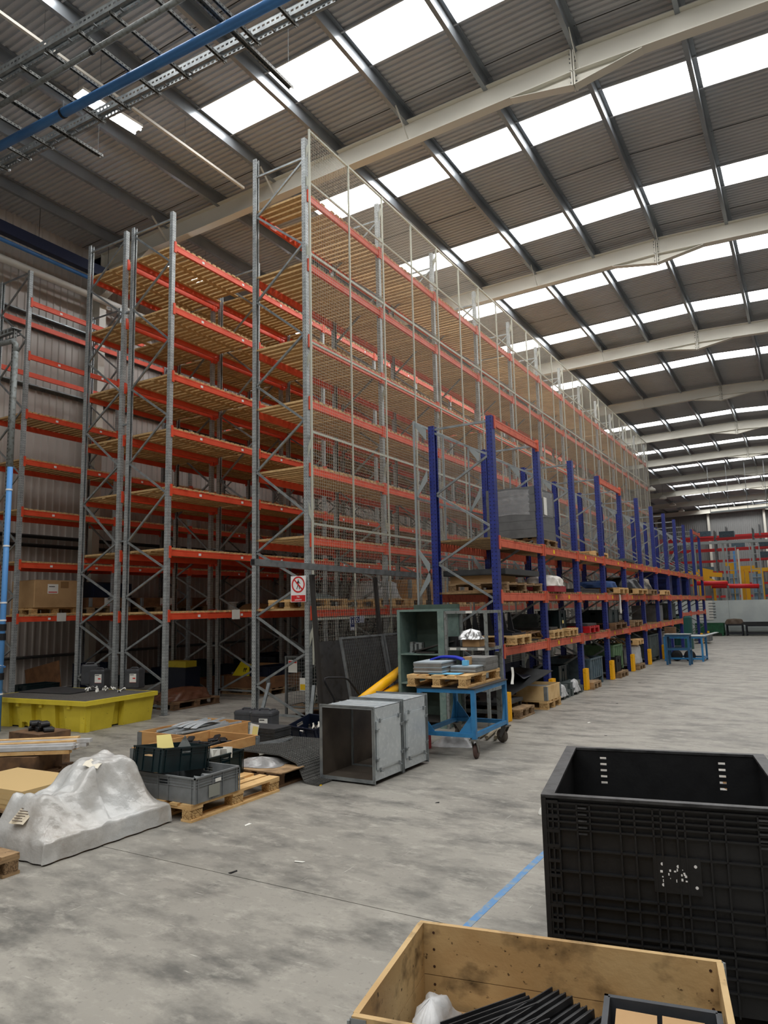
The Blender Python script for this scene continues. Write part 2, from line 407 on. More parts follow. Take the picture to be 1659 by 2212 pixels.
def rafter(y):
    zt = lambda x: zroof(x)-.225
    m = MB(); D = .44
    for xa, xb in ((X0+.1, XR), (XR, X1-.1)):
        za, zb = zt(xa), zt(xb)
        m.add([(x, y+s, z) for s in (-.006, .006) for x, z in ((xa, za-D), (xb, zb-D), (xb, zb), (xa, za))], [(0, 1, 2, 3), (4, 7, 6, 5)])
        for o in (0, -D+.014):
            m.bar((xa, y, za+o-.008), (xb, y, zb+o-.008), .2, .016)
    o = m.build('rafter', RAFT, ce)
    h = MB()
    for s in (-1, 1):
        xa = XR+s*1.15; xb = XR+s*.02; z = zt(XR)-D
        h.add([(xa, y-.006, zt(xa)-D), (xb, y-.006, z), (xb, y-.006, z-.24), (xa, y+.006, zt(xa)-D), (xb, y+.006, z), (xb, y+.006, z-.24)],
              [(0, 1, 2), (3, 5, 4), (0, 2, 5, 3)])
        h.bar((xa, y, zt(xa)-D-.01), (xb, y, z-.24), .18, .014)
        h.box(XR+s*.02-.012, XR+s*.02+.012, y-.1, y+.1, z-.26, zt(XR))
    h.build('apex_haunch', RAFT, o)
    bt = MB()
    for s in (-1, 1):
        for z in (-.08, -.16, -.24, -.4, -.52, -.62):
            for q in (-.06, .06): bt.tube((XR+s*.03, y+q, zt(XR)+z), (XR+s*.06, y+q, zt(XR)+z), .014, 6)
    bt.build('apex_bolts', ZINCD, o)
    # eaves haunch
    e = MB(); xa, xb = X0+2.3, X0+.5
    e.add([(xa, y-.006, zt(xa)-D), (xb, y-.006, zt(xb)-D), (xb, y-.006, zt(xb)-D-.75), (xa, y+.006, zt(xa)-D), (xb, y+.006, zt(xb)-D), (xb, y+.006, zt(xb)-D-.75)],
          [(0, 1, 2), (3, 5, 4), (0, 2, 5, 3)])
    e.bar((xa, y, zt(xa)-D-.01), (xb, y, zt(xb)-D-.75), .2, .014)
    e.build('eaves_haunch', RAFT, o)
    # fly braces from every other purlin down to the bottom flange
    for px in PX[1::2]:
        for s in (-1, 1):
            MB().bar((px+.02, y+s*.55, zroof(px)-.2), (px+.02, y+s*.06, zroof(px)-.225-D+.03), .06, .006, (1, 0, 0)).build('fly_brace', RAFT, o)
    for px in PX:
        MB().box(px-.07, px-.005, y-.1, y+.1, zroof(px)-.24, zroof(px)-.06).build('cleat', PURL, o)
for y in RY: rafter(y)

# walls
def clad(name, axis, c, a, b, ztop, mt, flip=1):
    w = setting(name); n = round((b-a)/.19/5)
    step = (b-a)/n
    for k in range(n):
        m = MB(); pr = []; p = step/5
        for q in range(5):
            t = a+k*step+q*p; pr += [(t, 0), (t+p*.62, 0), (t+p*.72, .03*flip), (t+p*.90, .03*flip)]
        pr.append((a+(k+1)*step, 0)); L = len(pr)
        if axis == 'x': vs = [(c+h, t, z) for z in (0, ztop) for t, h in pr]
        else: vs = [(t, c+h, z) for z in (0, ztop) for t, h in pr]
        m.add(vs, [(i, i+1, L+i+1, L+i) for i in range(L-1)])
        m.build('cladding_sheet', mt, w)
    return w
wl = clad('wall_left', 'x', X0, YB, YF, 11.4, CLAD)
wf = clad('wall_far', 'y', YF, X0, X1, 11.5, mat('grey_cladding', (132, 134, 134), .6), -1)
wr = setting('wall_right'); MB().box(X1, X1+.05, YB, YF, 0, 11.2).build('cladding_sheet', CLAD, wr)
wb = setting('wall_back'); MB().box(X0, X1, YB-.05, YB, 0, 11.6).build('cladding_sheet', CLAD, wb)
hcol = [(-.1, 0), (.1, 0), (.1, .014), (.006, .014), (.006, .426), (.1, .426), (.1, .44), (-.1, .44), (-.1, .426), (-.006, .426), (-.006, .014), (-.1, .014)]
for y in RY:
    MB().prism([(X0+.08+v, y+u) for u, v in hcol], 'z', 0, zroof(X0)-.24).build('column', RAFT, wl)
for k in range(5):
    x = -14+k*5.2
    MB().prism([(x+u, YF-.08-v) for u, v in hcol], 'z', 0, 11.1).build('column', RAFT, wf)
# side rails (Z sections) on the left wall
def rail_z(px, py): return atx(px, py, X0+.12).z
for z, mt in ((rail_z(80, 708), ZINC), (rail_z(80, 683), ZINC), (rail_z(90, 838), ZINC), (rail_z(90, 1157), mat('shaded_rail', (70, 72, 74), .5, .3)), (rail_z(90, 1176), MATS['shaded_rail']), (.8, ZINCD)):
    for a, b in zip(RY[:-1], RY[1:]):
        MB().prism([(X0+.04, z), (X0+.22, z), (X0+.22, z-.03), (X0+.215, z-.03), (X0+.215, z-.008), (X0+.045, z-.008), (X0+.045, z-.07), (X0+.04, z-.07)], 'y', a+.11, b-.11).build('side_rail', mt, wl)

# grey hoarding across the far end of the aisle
HY = 39.9
hw = setting('wall_partition')
for k in range(6):
    x = -9.5+k*2.9
    MB().box(x+.005, x+2.895, HY, HY+.06, 0, 1.72).build('panel', GREYWALL, hw)

# ================================================================== PALLET RACKING
LEV = [1.70, 2.80, 3.89, 4.95, 5.96, 7.23, 8.42]
def cpost(w, d, h, t=.005, lip=.022):
    """open C section, opening towards -x"""
    a, b = w/2, d/2
    pr = [(-a, -b), (a, -b), (a, b), (-a, b), (-a, b-lip), (-a+t, b-lip), (-a+t, b-t), (a-t, b-t), (a-t, -b+t), (-a+t, -b+t), (-a+t, -b+lip), (-a, -b+lip)]
    return MB().prism(pr, 'z', 0, h)
def beam_mesh(L, mt, name, h=.11, w=.045, ch=.21):
    m = MB(); e = .047
    pr = [(-w/2, -h), (w/2, -h), (w/2, -h*.30), (w/2-.004, -h*.28), (w/2-.004, -h*.22), (w/2, -h*.2), (w/2, 0), (-w/2, 0)]
    m.prism([(u, v) for u, v in pr], 'y', .003, L-.003)
    for y0 in (-.035, L-.008):
        m.box(w/2-.012, w/2+.014, y0, y0+.043, -h-.04, -h-.04+ch)
    for y0 in (0, L-.006):
        m.box(-w/2, w/2, y0, y0+.006, -h-.04, -h-.04+ch)
    return m.mesh(name, mt)
def slat_mesh(D, w, t, mt): return MB().box(-D/2, D/2, -w/2, w/2, 0, t).mesh('deck_slat', mt)

def rack(name, label, cx, depth, y0, pitch, nb, levels, hpost, nodes, flip, pmat, bmat, smat, psz=(.075, .08), slat=(.088, .034, .135),
         nparts=300, runners=False, deck=None, brace=None, group=None, far_drop=None, tops=None, bh=.11, beams=None):
    r = thing(name, label, 'rack', (cx, y0, 0), 0, group)
    pw, pd = psz; L = pitch-pd; xo = depth/2-pw/2
    hs = hpost if isinstance(hpost, (list, tuple)) else (hpost, hpost)
    mf = cpost(pw, pd, hs[0]).mesh('upright', pmat); mbk = cpost(pw, pd, hs[1]).mesh('upright', pmat)
    foot = MB().box(-pw/2-.02, pw/2+.03, -pd/2-.02, pd/2+.02, 0, .006).mesh('foot_plate', ZINCD)
    for k in range(nb+1):
        y = pd/2+k*pitch
        for s, me in ((1, mf), (-1, mbk)):
            u = put('upright', me, r, (s*xo, y, .006), (0, 0, 0 if s > 0 else pi))
            if k < 6: put('foot_plate', foot, u, (0, 0, -.006))
        # bracing of the frame
        bw = .028
        prev = None
        for i, (side, z) in enumerate(nodes):
            p = Vector(((xo-.035)*(1 if side == 'f' else -1)*flip, y-.012, z))
            if prev is not None:
                MB().bar(prev, p, .034, bw, (0, 1, 0)).build('brace', brace or ZINC, r)
            prev = p
        for z in (nodes[0][1]+.02, max(n[1] for n in nodes)+.06):
            MB().bar((-xo+.03, y-.012, z), (xo-.03, y-.012, z), .034, bw, (0, 1, 0)).build('brace', brace or ZINC, r)
    bmA = beam_mesh(L, bmat, 'beam', h=bh)
    stuff = MB(); cnt = 0; W, T, SP = slat
    sm = slat_mesh(depth+.01, W, T, smat)
    n = int(L/SP); off = (L-n*SP)/2
    todo = []
    for k in range(nb):
        yb = k*pitch+pd
        for li, z in enumerate(levels):
            if beams and not beams(li, k): continue
            for s in (1, -1):
                put('beam', bmA, r, (s*(depth/2-.018), yb if s > 0 else yb+L, z), (0, 0, 0 if s > 0 else pi))
            if deck and not deck(li, k): continue
            for i in range(n+1):
                if rng.random() < .012: continue
                todo.append((k, li, yb+off+i*SP, z))
            if runners:
                q = MB()
                for x in (-depth/2+.06, 0, depth/2-.06): q.box(x-.045, x+.045, yb+.02, yb+L-.02, z+.001-.02, z+.001)
                if k < 3: q.build('deck_runner', smat, r)
                else: stuff.v += []; stuff.add(q.v, q.f)
    todo.sort(key=lambda t: (t[0], -t[3]))
    for j, (k, li, y, z) in enumerate(todo):
        dy = rng.uniform(-.008, .008); a = rng.uniform(-.006, .006)
        if j < nparts: put('deck_slat', sm, r, (rng.uniform(-.012, .012), y+dy, z), (0, 0, a))
        else: stuff.box(-depth/2, depth/2, y-W/2+dy, y+W/2+dy, z, z+T)
    ST(stuff.build('deck_slats', SLATS if smat is SLAT else smat, r))
    return r
def zig(front, back, first):
    a = [('f', z) for z in front]+[('b', z) for z in back]; a.sort(key=lambda t: t[1]); out = []
    for s in a:
        if out and out[-1][0] == s[0]: continue
        out.append(s)
    return out
NA = [('f', .12), ('b', .56), ('f', 1.06), ('b', 1.62), ('f', 2.12), ('b', 2.62), ('f', 3.2), ('b', 3.92), ('f', 4.64), ('b', 5.35), ('f', 6.03), ('b', 6.8), ('f', 7.55), ('b', 8.31), ('f', 8.98)]
NBk = [('b', .12), ('f', .56), ('b', 1.05), ('f', 1.52), ('b', 2.0), ('f', 2.48), ('b', 2.99), ('f', 3.8), ('b', 4.44), ('f', 5.2), ('b', 5.85), ('f', 6.61), ('b', 7.4), ('f', 8.1), ('b', 8.86)]
Y0 = 8.70
RA = rack('pallet_rack', 'tallest galvanised rack with orange beams, behind the white wire mesh screen', -7.055, 1.11, Y0, 2.29, 12, LEV, 9.37, NA, 1, GALV, RED, SLAT, nparts=300)
RB = rack('pallet_rack', 'galvanised rack with orange beams standing between the tallest rack and the yellow spill pallet', -10.09, 1.12, Y0, 2.35, 11, LEV, 9.05, NBk, 1, GALV, RED, SLAT, nparts=300, runners=True)
RC = rack('pallet_rack', 'galvanised rack standing directly behind the yellow spill pallet, backed onto its twin', -11.36, 1.12, Y0, 2.35, 11, LEV, 9.05, NBk, -1, GALV, RED, SLAT, nparts=300, runners=True)
RD = rack('pallet_rack', 'galvanised rack against the ribbed left wall, carrying the large cardboard box', -14.41, 1.10, Y0, 2.35, 11, LEV+[], 9.08, NA, 1, GALV, RED, SLAT, nparts=300,
          deck=lambda li, k: li < 5)
# spacers tying the two back-to-back racks together
for k in range(12):
    for z in (1.02, 3.02, 5.2, 7.4):
        MB().bar((-.575, .05+k*2.35, z), (-.72, .05+k*2.35, z), .03, .03).build('row_spacer', ZINC, RB)
# one more bay of the wall rack reaches past the left edge of the frame
RD2 = None
# white location labels and notices on the beams
lab = MB().box(0, .003, -.03, .03, -.022, .022).mesh('beam_label', SIGNW)
for root, d, nbay, p in ((RB, 1.12, 4, 2.35), (RD, 1.10, 5, 2.35)):
    for k in range(nbay):
        for z in LEV:
            for f in (.30, .80):
                put('beam_label', lab, root, (d/2+.006, .1+k*p+f*(p-.1), z-.058))
pl = MB().box(0, .002, -.11, .11, -.12, .06).mesh('beam_notice', WHITEP)
put('beam_notice', pl, RB, (.58, .1+1.62, 1.68)); put('beam_notice', pl, RD, (.57, .1+.95, 1.7))

# ------------------------------------------------------------------ blue rack
BLEV = [1.075, 1.90, 2.73]
BY0, BP = 10.23, 2.16
NBL = [('b', .12), ('f', .68), ('b', 1.25), ('f', 1.80), ('b', 2.38), ('f', 2.91), ('b', 3.50), ('f', 4.04), ('b', 4.52)]
RE = rack('pallet_rack', 'low rack with royal blue uprights and worn orange beams beside the open aisle', -4.63, 1.11, BY0, BP, 11, BLEV, (4.65, 4.63), NBL, 1, BLUEP, REDW, SLATD,
          psz=(.10, .12), slat=(.06, .03, .105), nparts=300, brace=ZINC, bh=.125, beams=lambda li, k: not (li == 0 and k > 7))
bb = beam_mesh(BP-.12, REDW, 'top_tie_beam', h=.12)
for k in (0, 3, 10): put('top_tie_beam', bb, RE, (.537, k*BP+.12, 4.62))
for k in (8, 9, 10): put('beam', bb, RE, (.537, k*BP+.12, 1.30))
ylab = MB().box(0, .002, -.045, .045, -.035, .035).mesh('bay_label', YPAPER)
YL = mat('yellow_label', (232, 190, 30), .6)
ylab.materials.clear(); ylab.materials.append(YL)
for k in range(1, 9):
    for z in BLEV:
        for f in (.26, .66):
            if (k*7+int(z*10)+int(f*10)) % 5: put('bay_label', ylab, RE, (.562, .12+k*BP+f*2.0, z-.062))
# yellow column guards in front of the blue uprights
for k in range(12):
    if k in (7, 8, 9): continue
    y = BY0+.06+k*BP
    where = {0: 'beside the caster of the blue trolley', 1: 'behind the pallet crate marked with navy letters', 2: 'second behind the navy lettered crate', 3: 'between the grey-blue stillage and the green crates',
             4: 'beside the film-wrapped stack with a pallet on top', 5: 'in front of the grey steel stillage', 6: 'half hidden beside the blue benches', 10: 'behind the blue benches near the far end', 11: 'at the far end of the rack'}[k]
    g = thing('column_guard', 'yellow steel column guard %s' % where, 'guard', (-4.074, y, 0), 0, 'yellow guards on the blue uprights')
    for q in (-.062, 0, .062):
        MB().prism([(.0, q-.026), (.055, q-.026), (.07, q-.014), (.07, q+.014), (.055, q+.026), (0, q+.026)], 'z', .004, .42).build('guard_rib', YELLST, g)
    MB().box(-.004, 0, -.092, .092, 0, .42).build('back_plate', YELLST, g)

# ================================================================== WIRE MESH SCREENS
def screen(name, label, X, y0, pitch, nb, ztop, zbot, rails, wmat, pmatl, px_post, braces, ncol=2, dirn=1, cell=.05, zrail=.034):
    r = thing(name, label, 'screen', (X, y0, 0))
    for k in range(nb):
        nv = int(pitch/cell)
        vt = MB(); a, b = k*pitch, (k+1)*pitch
        for i in range(nv): vt.box(-.0012, .0012, a+i*cell-.0012, a+i*cell+.0012, zbot, ztop)
        z = zbot
        while z < ztop:
            vt.box(.0012, .0036, a, b, z-.0012, z+.0012); z += cell
        ST(vt.build('wire_mesh', wmat, r))
        for z in rails:
            MB().box(-.03, -.004, a, b, z-zrail/2, z+zrail/2).build('rail', pmatl, r)
    for k in range(nb*ncol+1):
        MB().box(-.026, .004, k*pitch/ncol-.011, k*pitch/ncol+.011, zbot if k else .9, ztop).build('screen_post', pmatl, r)
    for k in range(nb+1):
        for z, up in braces:
            x1 = -px_post*dirn
            pts = [(0, z+.03), (0, z-.05), (x1, z-.05+up-.04), (x1, z-.05+up+.14)]
            MB().prism([(u, v) for u, v in pts], 'y', k*pitch+.02, k*pitch+.026).build('bracket', pmatl, r)
    return r
screen('mesh_screen', 'tall galvanised wire mesh screen hung on the side of the tallest rack', -6.40, Y0+.0, 2.29, 12, 9.48, .35,
       [1.563, 2.994, 4.425, 5.859, 7.334, 8.545, 9.46], WIRE, CREAM, .10, [(9.3, -.2), (8.545, .08), (7.334, .1), (5.8, -.25), (4.4, -.28), (3.0, .25), (1.52, -.28), (.45, -.2)])
screen('mesh_screen', 'grey wire mesh screen bracketed to the back of the blue rack', -5.36, BY0-.15, BP, 11, 4.72, 1.25,
       [1.35, 2.55, 3.45, 4.70], SCREENB, SCREENB, -.20, [(4.68, -.22), (3.50, .30), (2.6, -.3), (1.9, .3)], cell=.06)

# ================================================================== BUILDERS FOR LOOSE THINGS
PL_, PW_, PH_ = 1.134, .757, .136
_pc = {}
def pallet(label, x, y, z=0, rz=0.0, kind='new', L=PL_, W=PW_, group=None, small=False, name='wooden_pallet'):
    """x, y is the centre; the long side runs along local x"""
    wm, bm_ = {'new': (PINE, CHIP), 'old': (PINEW, CHIPD), 'dark': (PINED, PINED), 'red': (REDC, REDC), 'grey': (STILLG, STILLG)}[kind]
    key = (kind, L, W, small)
    t, bt, bh = .0205, .0205, .0745
    bw, bl = .095, .137
    if small:
        if key not in _pc:
            m = MB()
            for yy in (-W/2+.05, 0, W/2-.05):
                m.cbox((0, yy, t/2), (L, .1, t)); 
                for xx in (-L/2+bl/2, 0, L/2-bl/2): m.cbox((xx, yy, t+bh/2), (bl, .1, bh))
            for xx in (-L/2+bl/2, 0, L/2-bl/2): m.cbox((xx, 0, t+bh+t/2), (bl, W, t))
            for i in range(5): m.cbox((0, -W/2+.065+i*(W-.13)/4, 2*t+bh+t/2), (L, .12, t))
            _pc[key] = m.mesh('wooden_pallet', wm)
        return tag(put(name, _pc[key], None, (x, y, z), (0, 0, rz)), label, 'pallet', group)
    if key not in _pc:
        _pc[key] = (MB().cbox((0, 0, t/2), (L, .12, t)).mesh('bottom_board', wm), MB().cbox((0, 0, bh/2), (bl, bw, bh)).mesh('block', bm_),
                    MB().cbox((0, 0, t/2), (bl, W, t)).mesh('stringer_board', wm), MB().cbox((0, 0, t/2), (L, .125, t)).mesh('deck_board', wm),
                    MB().cbox((0, 0, t/2), (L, .09, t)).mesh('deck_board', wm))
    bb, bk, sb, db, dn = _pc[key]
    r = thing(name, label, 'pallet', (x, y, z), rz, group)
    for yy in (-W/2+.055, 0, W/2-.055):
        put('bottom_board', bb, r, (0, yy, 0))
        for xx in (-L/2+bl/2, 0, L/2-bl/2): put('block', bk, r, (xx, yy, t))
    for xx in (-L/2+bl/2, 0, L/2-bl/2): put('stringer_board', sb, r, (xx, 0, t+bh))
    for i, yy in enumerate((-W/2+.063, -W/4+.01, 0, W/4-.01, W/2-.063)):
        put('deck_board', dn if i in (1, 3) else db, r, (rng.uniform(-.004, .004), yy, 2*t+bh))
    return r

def collar(label, x, y, z, rz=0.0, L=PL_, W=PW_, n=1, h=.19, wm=None, group=None, cat='crate', hinge=None):
    wm = wm or COLLAR; t = .02
    r = thing('pallet_collar', label, cat, (x, y, z), rz, group)
    a = MB().cbox((0, 0, h/2), (L-.004, t, h-.004)).mesh('plank', wm); b = MB().cbox((0, 0, h/2), (t, W-2*t-.004, h-.004)).mesh('plank', wm)
    hg = MB()
    hg.box(-.052, .002, -.0015, .0015, .008, h-.008); hg.box(.0005, .0035, -.0015, .06, .008, h-.008)
    hg.tube((.004, -.004, .01), (.004, -.004, h-.01), .006, 6)
    for q in (.03, h/2, h-.03): hg.box(-.045, -.02, -.006, -.001, q-.006, q+.006)
    hm = hg.mesh('corner_hinge', hinge or ZINC)
    for k in range(n):
        for s in (1, -1):
            put('plank', a, r, (0, s*(W/2-t/2), k*h)); put('plank', b, r, (s*(L/2-t/2), 0, k*h))
        for sx, sy, rr in ((1, -1, 0), (1, 1, pi/2), (-1, 1, pi), (-1, -1, -pi/2)):
            put('corner_hinge', hm, r, (sx*(L/2+.002), sy*(W/2+.002), k*h), (0, 0, rr))
    return r

def crate(label, x, y, z, rz=0.0, L=.56, W=.37, H=.2, mt=None, tilt=(0, 0), group=None, name='plastic_crate', handles=True, sticker=None, lines=2):
    """open stacking crate with rim, corner ribs and hand holes; long side along local x"""
    mt = mt or DKGREEN
    r = thing(name, label, 'crate', (x, y, z), rz, group); r.rotation_euler = (tilt[0], tilt[1], rz)
    t = .006; i = .012
    m = MB(); m.box(-L/2+i, L/2-i, -W/2+i, W/2-i, 0, t)
    hw, hz0, hz1 = .055, H*.62, H*.82
    for s in (1, -1):
        for ax in (0, 1):
            l = (L if ax == 0 else W)/2-i; c = s*((W if ax == 0 else L)/2-i-t/2)
            segs = [(-l, l, t, hz0), (-l, l, hz1, H), (-l, -hw, hz0, hz1), (hw, l, hz0, hz1)] if handles else [(-l, l, t, H)]
            for a, b, z0, z1 in segs:
                if ax == 0: m.box(a, b, c-t/2, c+t/2, z0, z1)
                else: m.box(c-t/2, c+t/2, a, b, z0, z1)
    m.build('body', mt, r)
    q = MB()
    for s in (1, -1):
        q.box(-L/2, L/2, s*W/2-.012 if s > 0 else -W/2, W/2 if s > 0 else -W/2+.012, H-.012, H)
        q.box(-L/2 if s < 0 else L/2-.012, -L/2+.012 if s < 0 else L/2, -W/2, W/2, H-.012, H)
        for zz in [H-.035-.022*k for k in range(lines)]:
            q.box(-L/2+.004, L/2-.004, s*(W/2-.011)-.005, s*(W/2-.011)+.005, zz-.002, zz+.002)
            q.box(s*(L/2-.011)-.005, s*(L/2-.011)+.005, -W/2+.004, W/2-.004, zz-.002, zz+.002)
    q.build('rim', mt, r)
    q = MB()
    for sx in (1, -1):
        for sy in (1, -1):
            for d in (.005, .045):
                q.box(sx*(L/2-d)-.003, sx*(L/2-d)+.003, sy*W/2-.012 if sy > 0 else -W/2+.003, W/2-.003 if sy > 0 else -W/2+.012, .004, H-.012)
                q.box(sx*L/2-.012 if sx > 0 else -L/2+.003, L/2-.003 if sx > 0 else -L/2+.012, sy*(W/2-d)-.003, sy*(W/2-d)+.003, .004, H-.012)
        for d in (-hw-.006, hw+.006):
            q.box(d-.003, d+.003, sx*W/2-.012 if sx > 0 else -W/2+.003, W/2-.003 if sx > 0 else -W/2+.012, .004, H-.012)
            q.box(sx*L/2-.012 if sx > 0 else -L/2+.003, L/2-.003 if sx > 0 else -L/2+.012, d-.003, d+.003, .004, H-.012)
    ST(q.build('rib', mt, r))
    if sticker:
        for sx_, sz_, ww, hh, mm in sticker: MB().box(sx_-ww/2, sx_+ww/2, -W/2+.0015, -W/2+.0025, sz_-hh/2, sz_+hh/2).build('sticker', mm, r)
    return r

def rbox(m, x0, x1, y0, y1, z0, z1, b=.02, M=None):
    """box with chamfered vertical and top edges"""
    pr = [(x0+b, y0), (x1-b, y0), (x1, y0+b), (x1, y1-b), (x1-b, y1), (x0+b, y1), (x0, y1-b), (x0, y0+b)]
    c = ((x0+x1)/2, (y0+y1)/2); lay = []
    for z, k in ((z0, .97), (z0+b*.5, 1), (z1-b, 1), (z1, .93)):
        lay += [Vector((c[0]+(x-c[0])*k, c[1]+(y-c[1])*k, z)) for x, y in pr]
    if M is not None: lay = [M @ v for v in lay]
    n = 8; fs = [(j*n+i, j*n+(i+1) % n, (j+1)*n+(i+1) % n, (j+1)*n+i) for j in range(3) for i in range(n)]
    fs += [tuple(range(n))[::-1], tuple(range(3*n, 4*n))]
    return m.add(lay, fs)

def jerrycan(label, x, y, z, rz=0.0, lab=True, s=1.0, group='grey jerrycans'):
    r = thing('jerrycan', label, 'canister', (x, y, z), rz, group)
    m = MB(); w, d, h = .135*s, .12*s, .34*s
    rbox(m, -w, w, -d, d, 0, h*.93, .03)
    for zz in (.12, .86): rbox(m, -w-.004, w+.004, -d-.004, d+.004, h*zz-.006, h*zz+.008, .03)
    m.build('body', CANG, r, smooth=False)
    MB().path([(-w*.5, 0, h*.9), (-w*.5, 0, h*.97), (-w*.35, 0, h*1.0), (w*.35, 0, h*1.0), (w*.5, 0, h*.97), (w*.5, 0, h*.9)], .011*s, 8).build('handle', CANG, r, smooth=True)
    MB().tube((w*.62, d*.5, h*.92), (w*.62, d*.5, h*.98), .026*s, 14).build('cap', CANG, r)
    if lab:
        l = MB().box(-.02, .105, -d-.0012, -d-.0002, h*.30, h*.72).build('label', WHITEP, r)
        MB().box(-.012, .06, -d-.002, -d-.0013, h*.655, h*.685).build('label_print', INK, l)
        MB().box(.04, .09, -d-.002, -d-.0013, h*.47, h*.53).build('label_print', SIGNR, l)
        MB().box(-.02, .105, -d-.002, -d-.0013, h*.30, h*.31).build('label_print', SIGNR, l)
    return r

def film(name, label, cat, base, top, rz, loc, mt, seed, amp=.03, n=28, group=None, skirt=0.0):
    """crumpled wrap: a closed lump, base and top are (half x, half y, z)"""
    R = random.Random(seed); ph = [R.uniform(0, 6.28) for _ in range(8)]
    m = MB(); rows = 12; vs = []
    for j in range(rows+1):
        t = j/rows
        if t < .8: k = t/.8; hx = base[0]+(top[0]-base[0])*k; hy = base[1]+(top[1]-base[1])*k; z = base[2]+(top[2]-base[2])*k
        else: k = (t-.8)/.2; f = sqrt(max(0, 1-k*k*.998)); hx = top[0]*f; hy = top[1]*f; z = top[2]+k*.06*(1+.3*sin(ph[0]))
        for i in range(n*2):
            a = 2*pi*i/(n*2); c, s_ = cos(a), sin(a); e = 5.0
            q = (abs(c)**e+abs(s_)**e)**(-1/e)
            w = amp*(sin(7*a+ph[1]+3*t)*.5+sin(13*a+ph[2]-5*t)*.35+sin(23*a+ph[3]+9*t)*.25)*(1 if t < .95 else .2)
            zz = z + (amp*.6*sin(5*a+ph[4]) if t > .6 else 0) + (skirt*sin(3*a+ph[5])*(t < .1))
            vs.append((c*q*(hx+w), s_*q*(hy+w), max(zz, base[2])))
    N2 = n*2; fs = [(j*N2+i, j*N2+(i+1) % N2, (j+1)*N2+(i+1) % N2, (j+1)*N2+i) for j in range(rows) for i in range(N2)]
    fs += [tuple(range(N2))[::-1], tuple(range(rows*N2, rows*N2+N2))]
    m.add(vs, fs); return tag(m.build(name, mt, None, True, loc, (0, 0, rz)), label, cat, group)

def stillage(label, x, y, z=0, rz=0, L=1.0, W=.8, H=.6, mt=None, leg=.12, group=None, name='steel_stillage', ribs=6):
    mt = mt or STILL; r = thing(name, label, 'stillage', (x, y, z), rz, group); t = .012
    b = MB().box(-L/2, L/2, -W/2, W/2, leg, leg+t)
    b.build('base', mt, r)
    for s in (1, -1):
        m = MB().box(-L/2, L/2, s*(W/2-t/2)-t/2, s*(W/2-t/2)+t/2, leg, H)
        for k in range(ribs): xx = -L/2+L*(k+.5)/ribs; m.box(xx-.02, xx+.02, s*(W/2+.006)-.008, s*(W/2+.006)+.008, leg+.04, H-.04)
        m.box(-L/2, L/2, s*W/2-.02, s*W/2+.02, H-.03, H)
        m.build('side_panel', mt, r)
        m = MB().box(s*(L/2-t/2)-t/2, s*(L/2-t/2)+t/2, -W/2, W/2, leg, H); m.box(s*L/2-.02, s*L/2+.02, -W/2, W/2, H-.03, H)
        for k in range(3): yy = -W/2+W*(k+.5)/3; m.box(s*(L/2+.006)-.008, s*(L/2+.006)+.008, yy-.02, yy+.02, leg+.04, H-.04)
        m.build('end_panel', mt, r)
    for sx in (1, -1):
        for sy in (1, -1): MB().box(sx*(L/2-.03)-.04, sx*(L/2-.03)+.04, sy*(W/2-.03)-.04, sy*(W/2-.03)+.04, 0, H).build('leg', mt, r)
    return r

def sheets(label, x, y, z, rz, L, W, H, mt, n=8, name='sheet_stack', cat='sheets', jit=.006, edge=None, group=None):
    r = thing(name, label, cat, (x, y, z), rz, group); R = random.Random(int(L*1000+H*777+x*10))
    for k in range(n):
        a, b = R.uniform(-jit, jit), R.uniform(-jit, jit)
        MB().box(-L/2+a, L/2+a, -W/2+b, W/2+b, k*H/n+.0008, (k+1)*H/n).build('sheet', (edge if edge and k % 3 == 1 else mt), r)
    return r

def bench(label, x, y, rz, L, W, H, mt, top, shelf=.25, group=None, name='steel_bench', z=0, panel=False):
    r = thing(name, label, 'bench', (x, y, z), rz, group)
    MB().box(-L/2-.02, L/2+.02, -W/2-.02, W/2+.02, H-.015, H).build('top_plate', top, r)
    for sx in (1, -1):
        for sy in (1, -1): MB().cbox((sx*(L/2-.025), sy*(W/2-.025), (H-.015)/2), (.05, .05, H-.015)).build('leg', mt, r)
    for zz, nm in ((H-.045, 'top_rail'), (shelf, 'lower_rail')):
        for s in (1, -1):
            MB().cbox((0, s*(W/2-.025), zz), (L-.1, .05, .05)).build(nm, mt, r); MB().cbox((s*(L/2-.025), 0, zz), (.05, W-.1, .05)).build(nm, mt, r)
    return r

# ================================================================== FOREGROUND, LEFT: PALLETS AND CRATES
P90 = pi/2
pallet('fresh pine pallet under the grey plastic crate', -4.90, 5.0, 0, P90, 'new')
crate('light grey plastic crate with a barcode sticker on the fresh pine pallet', -4.875, 4.725, .137, 0, .75, .55, .21, GREYP, lines=3)
lbl = MB().box(0, .001, -.035, .035, -.014, .014).build('barcode_sticker', WHITEP, bpy.data.objects['plastic_crate'], loc=(.372, .0, .148))
MB().box(0, .001, -.11, .02, -.05, .05).build('worn_patch', mat('worn_sticker', (140, 142, 134), .8), bpy.data.objects['plastic_crate'], loc=(.372, .0, .072))
c1 = crate('dark teal crate tilted on top of the light grey crate', -5.015, 4.667, .338, P90, .56, .37, .2, DKGREEN, tilt=(0, 0))
c1.rotation_euler = (radians(-6.5), 0, 0); c1.rotation_euler = (Matrix.Rotation(radians(-6.5), 3, 'X') @ Matrix.Rotation(P90, 3, 'Z')).to_euler()
crate('dark teal crate full of papers beside the light grey crate', -5.12, 5.30, .137, P90, .5, .34, .22, DKGREEN)
